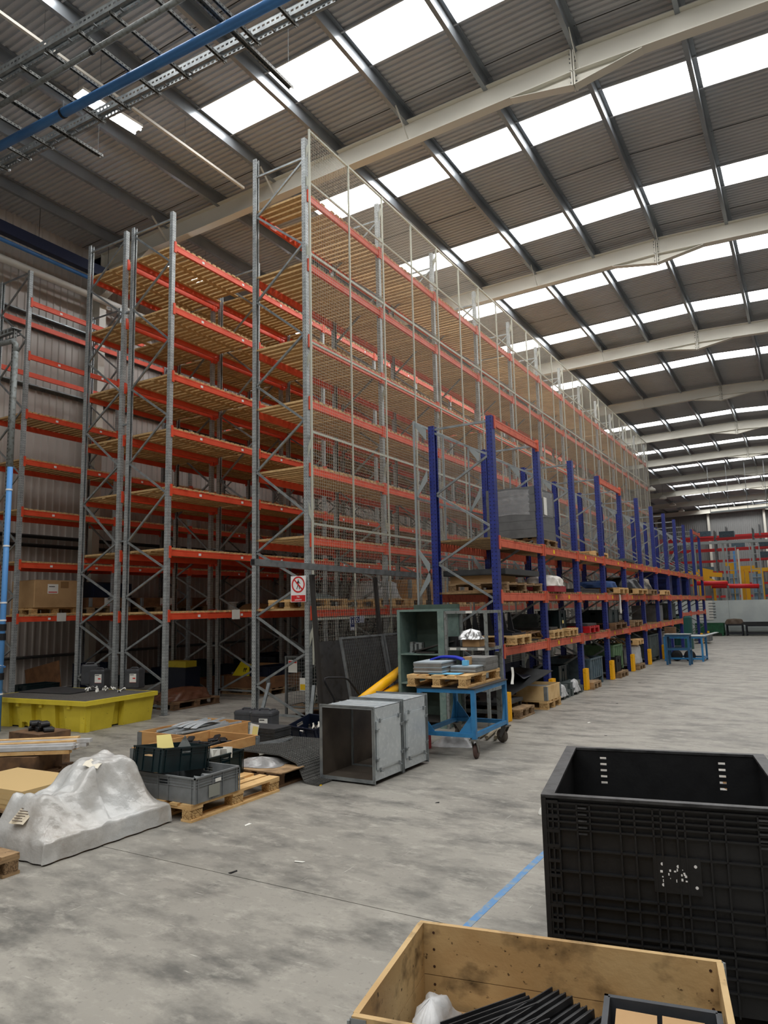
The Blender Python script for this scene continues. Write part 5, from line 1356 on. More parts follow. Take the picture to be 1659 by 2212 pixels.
# floor level
c0 = at(1128, 1555); pallet('small rough pallet on the floor in front of the first blue upright', c0.x-.32, c0.y+.36, 0, P90, 'old', L=.66, W=.56, name='half_pallet')
q = at(1183, 1534); pallet('pine pallet under the collar box lettered in navy', q.x-.55, q.y+.37, 0, 0, 'new', L=1.1, W=.74)
lb = collar('pine collar box with navy letters on its side and grey sheet laid inside', q.x-.55, q.y+.37, .137, 0, 1.1, .74, 1, .24, mat('pale_collar', (222, 190, 138), .65, 0, [(6, (202, 166, 112), .4, .7)], vary=.05))
text('kins', .14, INKN, lb, (-.08, -.3715, .13), (P90, 0, 0))
MB().box(-.5, .5, -.33, .33, .17, .19).build('inner_board', GREYP, lb)
tp = MB().sheet(lambda u, v: (-.35+.7*u, -.3+.6*v+.05*sin(4*u), .16+.16*sin(2.6*u)*(1-v*.5)+.02*sin(11*u+5*v)), 16, 10, .01).build('navy_tarpaulin', NAVYP, None, True, loc=(q.x-.62, q.y+.02, .30)); tag(tp, 'navy tarpaulin slumped over the left end of the lettered collar box', 'tarpaulin')
pf_ = thing('platform', 'dark steel platform on a low frame at the foot of the first blue bay', 'platform', (-4.75, 10.75, 0))
MB().box(-.45, .62, -.35, .45, .20, .25).build('deck', CHAR, pf_); MB().box(-.45, .62, -.35, -.31, .08, .11).build('lower_bar', ZINC, pf_)
for x in (-.4, .58):
    for y in (-.31, .41): MB().cbox((x, y, .1), (.04, .04, .2)).build('leg', DKST, pf_)
for i in range(5):
    o = MB().lathe([(.0, 0), (.035, 0), (.035, .03), (.012, .035), (.012, .06)], 10).build('black_fitting', INK, None, loc=(-5.05+.2*i, 10.6+.06*(i % 2), .252)); tag(o, 'black fitting standing on the dark platform', 'fitting', 'black fittings on the platform')
sh = MB().bar((-5.0, 10.55, .03), (-4.2, 12.0, .62), .9, .012).build('slanting_sheet', CHAR, None); tag(sh, 'large dark sheet leaning at a slant behind the lettered collar box', 'sheet')
ch_ = MB().cbox((0, 0, .52), (.09, .09, 1.04)).build('steel_post', GREYST, None, loc=(-4.02, 9.98, 0)); tag(ch_, 'short grey steel post standing behind the blue trolley', 'post')
bm_ = MB().bar((-5.0, 10.6, .45), (-4.4, 10.35, .72), .1, .05).build('spare_beam', REDW, None); tag(bm_, 'spare orange rack beam leaning behind the blue trolley', 'beam')
by1 = by(1)
for i in range(2):
    pallet(['grey plastic pallet stacked low in the second blue bay', 'grey plastic pallet lying nearer the third blue upright'][i], -4.55, by1+.55+.85*i, 0, 0, 'grey', L=1.05, W=.74, name='plastic_pallet')
    s = sheets(['grey film-covered slab on the first plastic pallet of the second bay', 'grey film-covered slab on the second plastic pallet of the second bay'][i], -4.55, by1+.55+.85*i, .137, 0, .98, .68, .10, STILLG, 3, 'slab_stack', 'slabs', .01)
    film('film_scrap', ['torn clear film hanging off the first slab of the second bay', 'torn clear film hanging off the second slab of the second bay'][i], 'film', (.07, .2, .05), (.04, .12, .2), 0, (-4.07, by1+.5+.85*i, .0), WRAP, 50+i, .02)
crate('dark lidded crate standing on the slabs in the second blue bay', -4.5, by1+1.3, .24, P90, .62, .5, .30, DKGREEN)
by2 = by(2)
stillage('grey-blue steel stillage heaped with covers in the third blue bay', -4.60, by2+1.05, 0, P90, .98, .95, .56, STILL)
film('cover_heap', 'dark covers heaped in the grey-blue stillage', 'covers', (.42, .40, 0), (.3, .3, .16), 0, (-4.6, by2+1.05, .36), mat('dark_cover', (70, 66, 62), .7, bump=(16, .6)), 60, .03)
pallet('old pallet on the floor before the grey-blue stillage', -4.45, by2+.32, 0, 0, 'old', W=.6, L=1.05, small=True)
by3 = by(3)
pallet('old pallet under the green crates in the fourth blue bay', -4.45, by3+.62, 0, 0, 'old', L=1.05, W=.76, small=True)
crate('black slatted crate at the front of the fourth blue bay', -4.18, by3+.42, .14, P90, .5, .36, .34, BLACKP)
gc = stillage('light green ribbed plastic box behind the black slatted crate', -4.5, by3+1.0, .14, P90, .95, .7, .58, OLIVE, .05, name='plastic_box', ribs=5)
for i in range(6):
    o = MB().path([(0, 0, 0), (.05, .1, .12), (.1, .25, .16), (.16, .4, .08)], .012, 6).build('black_hose', INK, None, loc=(-4.7+.09*i, by3+.75, .68)); tag(o, 'black curved hose end sticking up from the light green box', 'hose', 'black hoses in the green box')
by4 = by(4)
pallet('pallet under the film-wrapped stack in the fifth blue bay', -4.45, by4+.6, 0, 0, 'old', L=1.0, W=.72, small=True)
film('wrapped_stack', 'silvery film-wrapped stack in the fifth blue bay', 'stack', (.46, .34, 0), (.44, .32, .42), 0, (-4.45, by4+.6, .14), WRAP, 71, .015)
pallet('pallet laid on top of the film-wrapped stack', -4.45, by4+.6, .63, 0, 'new', L=1.0, W=.72, small=True)
crate('black crate beside the film-wrapped stack', -4.6, by4+.04+.02, 0, 0, .56, .34, .5, BLACKP)
by5 = by(5)
stillage('grey steel stillage with closed sides in the sixth blue bay', -4.55, by5+1.0, 0, P90, 1.3, .9, .78, STILLG)
by6 = by(6)
stillage('brown-grey steel stillage in the seventh blue bay behind the blue benches', -4.6, by6+1.0, 0, P90, 1.3, .9, .8, mat('brown_stillage', (104, 98, 88), .6))
tk_ = thing('green_tank', 'round dark green tank standing where the lowest rack beam stops', 'tank', (-4.5, by(8)+.75, 0)); MB().lathe([(0.0, 0), (.62, 0), (.62, 1.12), (.58, 1.18), (0, 1.2)], 32).build('body', mat('tank_green', (22, 78, 74), .4), tk_); MB().lathe([(.0, 1.2), (.25, 1.2), (.25, 1.25), (0, 1.25)], 20).build('lid', INK, tk_)
for i in range(3):
    o = MB().path([(0, 0, 0), (0, 0, .9), (.25, 0, .9), (.25, 0, .55), (.5, 0, .55), (.5, 0, 0)], .03, 6).build('bent_pipe', DKST, None, loc=(-4.8, by(9)+.3+.5*i, 0)); tag(o, 'black bent pipe frame near the far end of the blue rack', 'frame', 'black frames at the far end of the blue rack')
crate('low grey wheeled box by the last column guard', -4.05, by(10)+.5, .08, P90, .9, .6, .3, GREYP, handles=False)
# first beam level
z1 = 1.108
pallet('fresh pallet carrying dark brackets on the lowest shelf beside the first blue upright', -4.50, by(0)+.46, z1, 0, 'new')
br = thing('bracket_rack', 'black steel upright brackets standing on the pallet beside the first blue upright', 'brackets', (-4.50, by(0)+.46, z1+PH_+.002))
MB().box(-.5, .5, -.3, .3, 0, .03).build('base_plate', NAVYP, br)
for i in range(4):
    for j in range(2): MB().add([], []).prism([(-.12, 0), (.14, 0), (.14, .02), (.02, .05), (-.03, .32), (-.06, .32), (-.08, .03), (-.12, .03)], 'y', -.2+.28*j, -.17+.28*j).build('bracket', INK, br, loc=(-.36+.24*i, 0, .03))
for i in range(7):
    o = MB().path([(0, 0, 0), (.1, .1, .10), (.15, .4, .12), (.1, .7, .02)], .014, 6).build('bent_rod', PINED, None, loc=(-4.9+.11*i, by(0)+1.1+.03*i, z1+.02)); tag(o, 'rusty bent rod lying on the lowest shelf of the first blue bay', 'rod', 'bent rods on the lowest shelf')
o = MB().box(-.35, .35, -.3, .3, 0, .02).build('black_tray', INK, None, loc=(-4.45, by(0)+1.35, z1)); tag(o, 'black tray on the lowest shelf of the first blue bay', 'tray')
for i in range(2): pallet(['fresh pallet on the lowest shelf just past the second blue upright', 'fresh pallet on the lowest shelf beneath the dark green box'][i], -4.55, by(1)+.35+.95*i, z1, 0, 'new', L=1.08, W=.62)
sheets('dark plates stacked on the first pallet of the lowest shelf, second bay', -4.55, by(1)+.35, z1+PH_, .05, .9, .5, .05, CHAR, 3, 'plate_stack', 'plates')
sheets('pile of grey plastic lids behind the dark green box on the lowest shelf', -4.75, by(1)+.7, z1+PH_+.05, .2, .5, .4, .24, STILLG, 9, 'lid_stack', 'lids', .02)
crate('dark green box on the lowest shelf of the second blue bay', -4.42, by(1)+1.3, z1+PH_+.002, P90, .5, .42, .34, DKGREEN)
o = MB().lathe([(0, 0), (.03, 0), (.03, .12), (.012, .16), (.012, .2)], 12).build('spray_bottle', GREYP, None, loc=(-4.12, by(1)+.85, z1+.002)); tag(o, 'small grey bottle beside the dark green box on the lowest shelf', 'bottle')
pallet('red plastic pallet on the lowest shelf of the third blue bay', -4.5, by(2)+.55, z1, 0, 'red', L=1.05, W=.8, name='plastic_pallet')
sheets('grey boards lying on the red plastic pallet', -4.5, by(2)+.55, z1+PH_+.002, .0, .95, .7, .05, CHAR, 2, 'board_stack', 'boards')
pallet('brown pallet under the dark crate on the lowest shelf of the fourth bay', -4.5, by(3)+.75, z1, 0, 'dark', L=1.08, W=1.2, small=True)
crate('wide dark teal crate on the lowest shelf of the fourth blue bay', -4.48, by(3)+.7, z1+PH_+.002, P90, 1.0, .74, .30, DKGREEN)
pallet('grey pallet on the lowest shelf of the fifth blue bay', -4.5, by(4)+.6, z1, 0, 'old', W=1.1, L=1.05, small=True)
sheets('round grey drum lids on the lowest shelf of the seventh blue bay', -4.6, by(6)+.8, z1, 0, .8, .8, .5, GREYP, 6, 'lid_stack', 'lids')
stillage('grey steel box on the lowest shelf of the eighth blue bay', -4.6, by(7)+.9, z1, P90, 1.1, .8, .55, STILLG, .04)
# second beam level
z2 = 1.932
pallet('weathered pallet under the dark metal tray on the middle shelf, first bay', -4.55, by(0)+1.0, z2, 0, 'old', L=1.0, W=1.7)
o = MB().cbox((0, 0, .06), (.75, 1.0, .12)).build('timber_block', CARD, None, loc=(-4.7, by(0)+.8, z2+PH_)); tag(o, 'pale timber block on the weathered pallet of the first bay', 'timber')
td = thing('metal_tray', 'wide charcoal metal tray lying on the timber block of the first blue bay', 'tray', (-4.6, by(0)+.95, z2+PH_+.122))
MB().box(-.55, .52, -.75, .85, .0, .012).build('tray_floor', CHAR, td)
for s in (-1, 1): MB().box(-.55, .52, s*.8+.05-.006, s*.8+.05+.006, .012, .09).build('tray_side', CHAR, td); MB().box(s*.53-.021, s*.53-.009, -.75, .85, .012, .09).build('tray_side', CHAR, td)
o = MB().cbox((0, 0, .05), (.6, .7, .10)).build('red_slab', mat('dark_red_slab', (150, 44, 52), .5), None, loc=(-4.28, by(1)+.5, z2)); tag(o, 'dark red slab under the white wrapping in the second blue bay', 'slab')
film('white_wrapping', 'white wrapped bundle on a red slab on the middle shelf, second bay', 'bundle', (.30, .34, 0), (.26, .3, .14), 0, (-4.28, by(1)+.5, z2+.102), mat('white_wrap', (212, 208, 202), .5, bump=(20, .7)), 81, .03)
for k, lbl, f, mt_, w in ((2, 'flat dark sheet load on the middle shelf of the third blue bay', .3, CHAR, 1.6),):
    sheets(lbl, -4.6, by(k)+1.0, z2, 0, .9, w, .09, mt_, 3, 'sheet_load', 'sheets')
pallet('pallet on the middle shelf of the fourth blue bay under blue fabric', -4.45, by(3)+1.1, z2, 0, 'new', L=1.05, W=1.0, small=True)
film('blue_cover', 'blue folded fabric load on the middle shelf of the fourth blue bay', 'fabric', (.42, .5, 0), (.4, .44, .12), 0, (-4.5, by(3)+.85, z2+PH_), mat('mid_blue_fabric', (30, 64, 116), .7, bump=(14, .5)), 83, .02)
film('white_tag_cloth', 'white cloth strip hanging over the middle beam in the fourth blue bay', 'cloth', (.02, .03, 0), (.015, .03, .42), 0, (-4.00, by(3)+.95, 1.45), WHITEP, 84, .008, n=10)
pallet('pallet under the black wrapped rolls on the middle shelf', -4.45, by(4)+1.2, z2, 0, 'new', L=1.05, W=1.3, small=True)
film('black_roll', 'black film rolls with white tape on the middle shelf of the fifth blue bay', 'rolls', (.45, .95, 0), (.36, .8, .24), 0, (-4.5, by(4)+1.15, z2+PH_), mat('black_film', (36, 38, 44), .35, bump=(12, .7)), 85, .03)
pallet('pallet under the pale rolls on the middle shelf of the sixth blue bay', -4.45, by(5)+.6, z2, 0, 'old', L=1.05, W=1.0, small=True)
film('pale_roll', 'pale and black rolls tied with white tape on the middle shelf of the sixth bay', 'rolls', (.4, .5, 0), (.3, .44, .28), 0, (-4.4, by(5)+.55, z2+PH_), mat('beige_film', (150, 142, 130), .5, [(4, (60, 60, 62), .4, .6)] and 0.0, [(4, (60, 60, 62), .45, .6)], bump=(12, .7)), 86, .03)
pallet('empty pallet on the middle shelf of the seventh blue bay', -4.45, by(6)+.6, z2, 0, 'new', L=1.05, W=1.0, small=True)
for k in (7, 8, 9):
    o = MB().cbox((0, 0, .45), (.8, .8, .9)).build('navy_drum_box', mat('deep_blue_box', (20, 38, 92), .5), None, loc=(-4.6, by(k)+.8, z2)); tag(o, 'deep blue box on the middle shelf, %s' % {7: 'first of three after the empty pallet', 8: 'middle of the three deep blue boxes', 9: 'last before the end upright'}[k], 'box', 'deep blue boxes on the middle shelf')
# top level
z3 = 2.765
A_ = atx(1170, 1165, -4.2)
pallet('weathered pallet under the tall grey wrapped stack on the top shelf', -4.62, 12.98, z3, P90, 'old', L=1.13, W=.95, small=False)
ws = thing('grey_panel_stack', 'tall stack of grey boards wrapped in film on the top shelf by the second upright', 'stack', (-4.62, 12.93, z3+PH_+.002))
for k in range(6): MB().box(-.48+.004*(k % 2), .46-.004*(k % 3), -.57, .57, k*.155+.003, (k+1)*.155).build('grey_board', mat('grey_board', (98, 100, 102), .55, 0, [(6, (84, 86, 88), .4, .7)]), ws)
ww = MB()
def wrapf(u, v):
    a = u*2*pi; c, s = cos(a), sin(a); q = (abs(c)**8+abs(s)**8)**(-1/8)
    return (-.01+c*q*(.482+.004*sin(40*v+9*u)), s*q*(.578+.004*sin(33*v-7*u)), .42+.46*v+.02*sin(6*u*pi))
MB().sheet(wrapf, 80, 14).build('film_wrap', mat('clear_film', (190, 192, 196), .2, 0, [(18, (230, 230, 234), .5, .7)], bump=(10, 1.0), spec=.8, alpha=.30), ws, True)
MB().box(.474, .478, -.12, .05, .45, .78).build('paper_label', WHITEP, ws); MB().box(.474, .478, -.32, -.2, .75, .95).build('paper_label', YPAPER, ws)
pallet('empty pallet on the top shelf of the third blue bay', -4.7, by(3)+.3, z3, 0, 'new', L=1.0, W=1.2, small=True)
sheets('grey flat sheets on the top shelf of the fifth blue bay', -4.5, by(4)+.4, z3, 0, .9, 1.2, .06, STILLG, 3, 'sheet_load', 'sheets')
# benches standing out in the aisle
bench('near blue steel bench with a chipped pale top out in the aisle', -3.30, 21.25, 0, .62, .42, .83, BLUEBN, mat('pale_top', (150, 158, 160), .5), .42)
bench('farther and wider blue steel bench with a pale top in the aisle', -3.35, 22.85, 0, 1.05, .95, .72, BLUEST, MATS['pale_top'], .08)
for i in range(2):
    o = thing('castor_wheel', ['left', 'right'][i]+' black and crimson wheel lying under the wide blue bench', 'wheel', (-3.55+.35*i, 22.45, .16)); o.rotation_euler = (P90, 0, 0)
    MB().lathe([(.06, -.04), (.13, -.04), (.155, -.02), (.155, .02), (.13, .04), (.06, .04)], 24).build('tyre', INK, o, True); MB().lathe([(0, -.03), (.065, -.03), (.065, .03), (0, .03)], 16).build('hub', mat('crimson', (140, 20, 40), .5), o)
o = MB().bar((-2.86, 22.5, .70), (-2.55, 23.4, .78), .12, .02).build('pale_plank', MATS['pale_top']); tag(o, 'pale plank lying out over the end of the wide blue bench', 'plank')
o = MB().cbox((0, 0, .12), (.3, .2, .24)).build('brown_motor', PINED, None, loc=(-3.75, 22.9, .722)); tag(o, 'brown machine part on the wide blue bench', 'part')

# ================================================================== GOODS IN THE GALVANISED RACKS
zl = LEV[0]+.036
XD, XC, XB, XA = -14.41, -11.36, -10.09, -7.055
# wall rack, first level
pallet('pallet under the large cardboard box on the wall rack', XD+.0, 9.75, zl, P90, 'new')
bx = aty(0, 0, 9)  # unused helper value
cbx_ = thing('cardboard_box', 'large brown cardboard box with a white label on the wall rack', 'box', (XD+.02, 9.75, zl+PH_+.002))
hb = aty(60, 1253, 9.2).z-zl-PH_-.002
m = MB(); rbox(m, -.40, .40, -.55, .55, 0, min(max(hb, .55), .8), .012); m.build('carton_body', CARD, cbx_)
l = MB().box(.401, .403, -.25, .0, .30, .50).build('label', WHITEP, cbx_); MB().box(.4031, .404, -.23, -.02, .32, .34).build('label_print', SIGNR, l); MB().box(.4031, .404, -.22, -.08, .44, .455).build('label_print', INK, l)
MB().box(.401, .403, .06, .25, .42, .56).build('torn_patch', mat('torn_card', (140, 108, 70), .9), cbx_)
for i, (yy, lbl, wl_) in enumerate(((11.15, 'brown wooden box under the dark bin beside the large cardboard box', 1.0), (12.6, 'brown wooden box with two white labels on the wall rack', 1.1), (14.2, 'brown wooden box with one white label farther along the wall rack', 1.1))):
    pallet('old pallet under the %s' % ('brown box beside the cardboard box', 'brown box with two labels', 'brown box with one label')[i], XD, yy, zl, P90, 'old', small=True)
    cc = collar(lbl, XD, yy, zl+PH_+.002, P90, 1.1, .74, 1, .22, COLLARD)
    for q_ in range(1 if i != 1 else 2):
        pp = MB().box(-.12, .12, -.3725, -.371, .03, .21).build('label', WHITEP, cc, loc=(.15+.32*q_-.2*(i == 0), 0, 0)); MB().box(-.1, .1, -.3735, -.3726, .04, .055).build('label_print', SIGNR, pp)
o = MB().prism([(-.36, 0), (.36, 0), (.36, .32), (-.2, .38), (-.36, .38)], 'y', -.5, .55).build('dark_bin', NAVYP, None, loc=(XD, 11.2, zl+PH_+.225)); tag(o, 'dark navy bin on the brown box beside the cardboard box', 'bin')
o = MB().lathe([(0, 0), (.17, 0), (.17, .03), (.12, .04), (.12, .20), (.17, .21), (.17, .24), (0, .24)], 20).build('cable_reel', WHITEP, None, loc=(XD+.35, 15.25, zl)); tag(o, 'pale cable reel standing on the wall rack', 'reel')
for i in range(4):
    film('dark_bundle', 'dark bundle on the first level of the wall rack, %s' % ('just past the cable reel', 'second after the cable reel', 'third after the cable reel', 'fourth after the reel')[i], 'bundle', (.34, .45, 0), (.28, .36, .16+.05*(i % 2)), 0, (XD, 16.3+1.7*i, zl), CHAR, 90+i, .03)
# floor under the wall rack
o = MB().bar((XD-.30, 10.0, .0), (XD-.42, 10.0, .62), 1.2, .03, (0, 1, 0)).build('wooden_board', COLLARD); o.data.transform(Matrix.Identity(4)); tag(o, 'brown wooden board leaning on the left wall under the rack', 'board')
crate('dark teal crate on the floor under the wall rack, nearest the blue pipe', XD+.25, 9.45, 0, P90, .75, .5, .30, DKGREEN)
for i in range(3):
    crate('dark crate with a small yellow tag, %s of three stacked under the wall rack' % ('lowest', 'middle', 'topmost')[i], XD+.25, 10.75, .001+.21*i, P90, .62, .42, .21, NAVYP, handles=False)
MB().box(-.04, .04, -.0, .001, -.03, .03).build('yellow_tag', YPAPER, bpy.data.objects.get('plastic_crate.008') or None, loc=(.0, -.212, .12))
for i in range(7):
    crate('dark crate under the wall rack, %s beyond the stack of three' % ('first', 'second', 'third', 'fourth', 'fifth', 'sixth', 'seventh')[i], XD+.2, 12.1+1.0*i, 0, P90, .7, .5, .26+.1*(i % 3), NAVYP if i % 2 else DKGREEN, handles=False)
# first level, back-to-back racks
film('brown_bundle', 'pale folded bundle on the first level behind the second upright of the back rack', 'bundle', (.3, .4, 0), (.2, .3, .10), 0, (XC, 13.1, zl), CARD, 101, .02)
# floor under the back-to-back racks
pallet('pallet under the brown roll sacks by the yellow spill pallet', XB-.1, 9.75, 0, P90, 'dark')
film('brown_sack', 'brown film-wrapped sack pile behind the right end of the spill pallet', 'sacks', (.34, .50, 0), (.28, .42, .12), 0, (XB-.1, 9.75, PH_+.001), mat('brown_film', (88, 56, 40), .4, 0, [(12, (92, 56, 40), .45, .65)], bump=(14, .7)), 102, .03)
b0 = at(540, 1526); 
pallet('old pallet under the wide collar box in the second bay', -10.25, 12.05, 0, 0, 'old', L=1.25, W=1.1)
collar('brown wooden collar box with a yellow bag and a dark crate in it', -10.25, 12.05, .137, 0, 1.25, 1.1, 1, .24, COLLARD, hinge=ZINC)
cb2 = bpy.data.objects['pallet_collar.006'] if 'pallet_collar.006' in bpy.data.objects else None
yb_ = MB().prism([(-.22, 0), (.22, 0), (.30, .02), (.16, .26), (-.10, .34)], 'y', -.02, .02).build('yellow_bag', mat('yellow_bag_film', (222, 206, 40), .4), None, loc=(-10.45, 11.62, .36), rot=(-.5, 0, .1)); tag(yb_, 'yellow printed bag lying on the front edge of the wide collar box', 'bag')
k = MB(); k.box(.02, .11, -.022, -.021, .14, .16); k.box(.03, .05, -.022, -.021, .09, .18); k.box(.07, .09, -.022, -.021, .09, .18); k.build('print', INK, yb_)
crate('long navy crate sitting in the right of the wide collar box', -9.92, 12.05, .30, P90, .95, .55, .26, NAVYP)
o = MB().cbox((0, 0, .10), (.5, .55, .2)).build('carton_pile', CARD, None, loc=(-10.5, 12.35, .36)); tag(o, 'brown cartons at the back of the wide collar box', 'box')
for i in range(2): collar(['brown collar box on the floor of the back rack beside the wide one', 'brown collar box farther left in the back rack'][i], XC+.1-.3*i, 11.9+1.6*i, .001, P90, 1.1, .74, 1, .3, COLLARD)
for i in range(10):
    x = (XB, XC)[i % 2]; y = 13.9+1.25*(i//2)
    crate('dark crate on the floor between the galvanised uprights, %s row, number %s from the front' % (('near', 'rear')[i % 2], ('one', 'two', 'three', 'four', 'five')[i//2]), x, y, .0, P90, .9, .7, .5+.12*(i % 3), NAVYP if i % 3 else DKGREEN, handles=False)
o = MB().box(-.3, .3, -.15, .15, 0, .12).build('yellow_beam_end', YELL, None, loc=(XC+.2, 10.6, .62)); tag(o, 'yellow plastic case glimpsed behind the right jerrycan', 'case')
o = MB().box(-.35, .35, -.2, .2, 0, .62).build('dark_cabinet', NAVYP, None, loc=(XC+.2, 10.6, 0)); tag(o, 'dark chest under the yellow plastic case', 'chest')
# tallest rack, first level and floor
pallet('pale pallet on the first level of the tallest rack, nearest the sign', XA, 9.45, zl, P90, 'new')
film('grey_folded_sheet', 'grey folded sheeting on the pale pallet behind the prohibition sign', 'sheeting', (.32, .5, 0), (.22, .4, .05), 0, (XA, 9.45, zl+PH_+.001), STILLG, 111, .02)
for i in range(7):
    y = 11.55+1.22*i
    pallet('pallet on the first level behind the mesh, %s' % ('beneath the film-covered heap', 'beneath the first pale collar box', 'beneath the second pale collar box', 'fourth along', 'fifth along', 'sixth along', 'seventh along')[i], XA, y, zl, P90, 'new', small=True)
    if i == 0: film('film_heap', 'film-covered heap on the first level of the tallest rack', 'heap', (.34, .5, 0), (.3, .4, .28), 0, (XA, y, zl+PH_+.001), WRAP, 112, .03)
    elif i < 5: collar('pale collar box on the first level behind the mesh, %s' % ('', 'next to the film-covered heap', 'second from the film-covered heap', 'third from the film-covered heap', 'fourth from the film-covered heap')[i], XA, y, zl+PH_+.001, P90, 1.1, .74, 2, .19)
o = stillage('blue steel bin under the first bay of the tallest rack', XA-.15, 11.6, .0, P90, 1.2, .8, 1.05, mat('deep_blue_bin', (22, 48, 84), .5))
wc = thing('wire_cage', 'galvanised wire cage of scrap with paper labels under the tallest rack', 'cage', (XA-.05, 9.95, 0))
for sx in (-.42, .42):
    for sy in (-.5, .5): MB().cbox((sx, sy, .48), (.035, .035, .96)).build('post', ZINCD, wc)
m = MB()
for zz in (.16, .95):
    for s in (-1, 1): m.cbox((0, s*.5, zz), (.84, .025, .025)); m.cbox((s*.42, 0, zz), (.025, 1.0, .025))
m.build('frame_rail', ZINCD, wc)
m = MB()
for i in range(17):
    for s in (-1, 1): m.box(-.42+.0525*i-.0015, -.42+.0525*i+.0015, s*.5-.0015, s*.5+.0015, .16, .95)
for i in range(20):
    for s in (-1, 1): m.box(s*.42-.0015, s*.42+.0015, -.5+.0525*i-.0015, -.5+.0525*i+.0015, .16, .95)
for i in range(15):
    z = .19+.052*i
    for s in (-1, 1): m.box(-.42, .42, s*.503-.0015, s*.503+.0015, z, z+.003); m.box(s*.423-.0015, s*.423+.0015, -.5, .5, z, z+.003)
ST(m.build('wire_mesh', ZINC, wc))
MB().box(-.42, .42, -.5, .5, .13, .16).build('base', PINEW, wc)
for (x, z, pr_) in ((-.28, .80, SIGNR), (-.05, .52, YL)):
    l = MB().box(x-.09, x+.09, -.508, -.506, z-.10, z+.10).build('paper_label', WHITEP, wc); MB().box(x-.08, x+.08, -.510, -.5085, z+.05 if pr_ is SIGNR else z-.09, z+.085 if pr_ is SIGNR else z+.0).build('label_print', pr_, wc)
for i in range(9):
    o = MB().path([(0, 0, 0), (.06, .05, .05), (.14, .02, .03), (.2, .1, .08)], .02, 6).build('scrap_metal', ZINC if i % 2 else DKGREEN, None, loc=(XA-.35+.07*i, 9.75+.05*(i % 4), .165+.03*(i % 3)), rot=(0, 0, i*.7)); tag(o, 'piece of pale and green scrap inside the wire cage', 'scrap', 'scrap inside the wire cage')
for i in range(5):
    crate('dark blue bin under the tallest rack behind the mesh, %s' % ('first past the blue steel bin', 'second past the blue steel bin', 'third past the blue steel bin', 'fourth past the blue steel bin', 'fifth past the blue steel bin')[i], XA, 13.2+1.4*i, 0, P90, 1.1, .85, .75, NAVYP, handles=False)
for i, (k, li) in enumerate(((5, 5), (6, 4), (8, 4), (4, 3), (9, 5))):
    film('grey_bundle', 'small bundle high on the tallest rack, %s' % ('on the second highest deck, near bay', 'third highest deck, near bay', 'third highest deck, far bay', 'fourth highest deck', 'second highest deck, far bay')[i], 'bundle', (.3, .35, 0), (.2, .26, .16), .3*i, (XA, Y0+2.29*k+1.2, LEV[li]+.037), STILLG if i % 2 else WHITEP, 120+i, .04)

# ================================================================== FAR END BEYOND THE HOARDING
nw = thing('notice_board', 'white notice sheet pinned on the grey hoarding behind the blue rack end', 'notice', (0, HY, 0))
a, b = aty(1502, 1298, HY-.02), aty(1542, 1339, HY-.02)
MB().box(a.x, b.x, -.03, -.01, b.z, a.z).build('sheet', WHITEP, nw)
for i in range(2):
    for j in range(6): MB().box(a.x+.1+.5*i, a.x+.42+.5*i, -.034, -.031, a.z-.16-.14*j, a.z-.12-.14*j).build('print_block', GREYP, nw)
stillage('dark green steel bin against the grey hoarding', -4.55, 39.2, 0, 0, 1.25, .8, .62, GREENB)
def table(label, px0, px1, y, H, group=None, name='steel_table'):
    a, b = aty(px0, 1371, y), aty(px1, 1371, y); return bench(label, (a.x+b.x)/2, y, 0, (b.x-a.x), .6, H, mat('black_steel', (30, 34, 44), .5), CHAR, .12, name=name)
table('short black steel table with brown sacks on it against the hoarding', 1571, 1607, 39.3, .56)
table('long black steel table with dark plates at the right edge of the aisle end', 1613, 1668, 39.3, .52)
film('brown_sacks', 'brown and black sacks on the short black table', 'sacks', (.42, .2, 0), (.34, .14, .2), 0, (aty(1589, 1371, 39.3).x, 39.3, .562), mat('sack_brown', (92, 78, 66), .7, bump=(12, .6)), 140, .03)
sheets('dark plates lying on the long black table', aty(1638, 1371, 39.3).x, 39.3, .522, 0, 1.2, .5, .14, CHAR, 4, 'plate_stack', 'plates', .05)
# far rack rows across the end of the hall
def far_rack(label, y, x0, nb, p, levels, H):
    r = thing('red_rack', label, 'rack', (x0, y, 0), 0, 'red racks beyond the hoarding')
    for k in range(nb+1):
        for q in (0, 1.05): MB().box(k*p, k*p+.11, q, q+.09, 0, H).build('upright', ZINCD, r)
        MB().bar((k*p+.05, .05, .5), (k*p+.05, 1.1, H-1), .03, .03, (1, 0, 0)).build('brace', ZINCD, r)
        for k2 in range(int(H/1.4)): MB().bar((k*p+.05, .05, .4+1.4*k2), (k*p+.05, 1.1, 1.1+1.4*k2), .03, .03, (1, 0, 0)).build('brace', ZINCD, r)
    for k in range(nb):
        for z in levels:
            for q in (.0, 1.05): MB().box(k*p+.12, (k+1)*p-.01, q, q+.05, z-.15, z).build('beam', REDR, r)
            if (k+int(z)) % 3 == 0: MB().box(k*p+.4, k*p+1.5, .1, .9, z+.002, z+.5).build('load', STILL, r)
    return r
far_rack('nearer red-beamed rack standing across the far end of the hall', 64.0, -15.0, 8, 2.8, [2.1, 3.1, 4.1, 5.0, 5.9, 6.8], 7.4)
far_rack('farther red-beamed rack standing against the far wall cladding', 74.0, -15.0, 8, 2.8, [2.2, 3.3, 4.4, 5.5, 6.6, 7.8], 8.6)
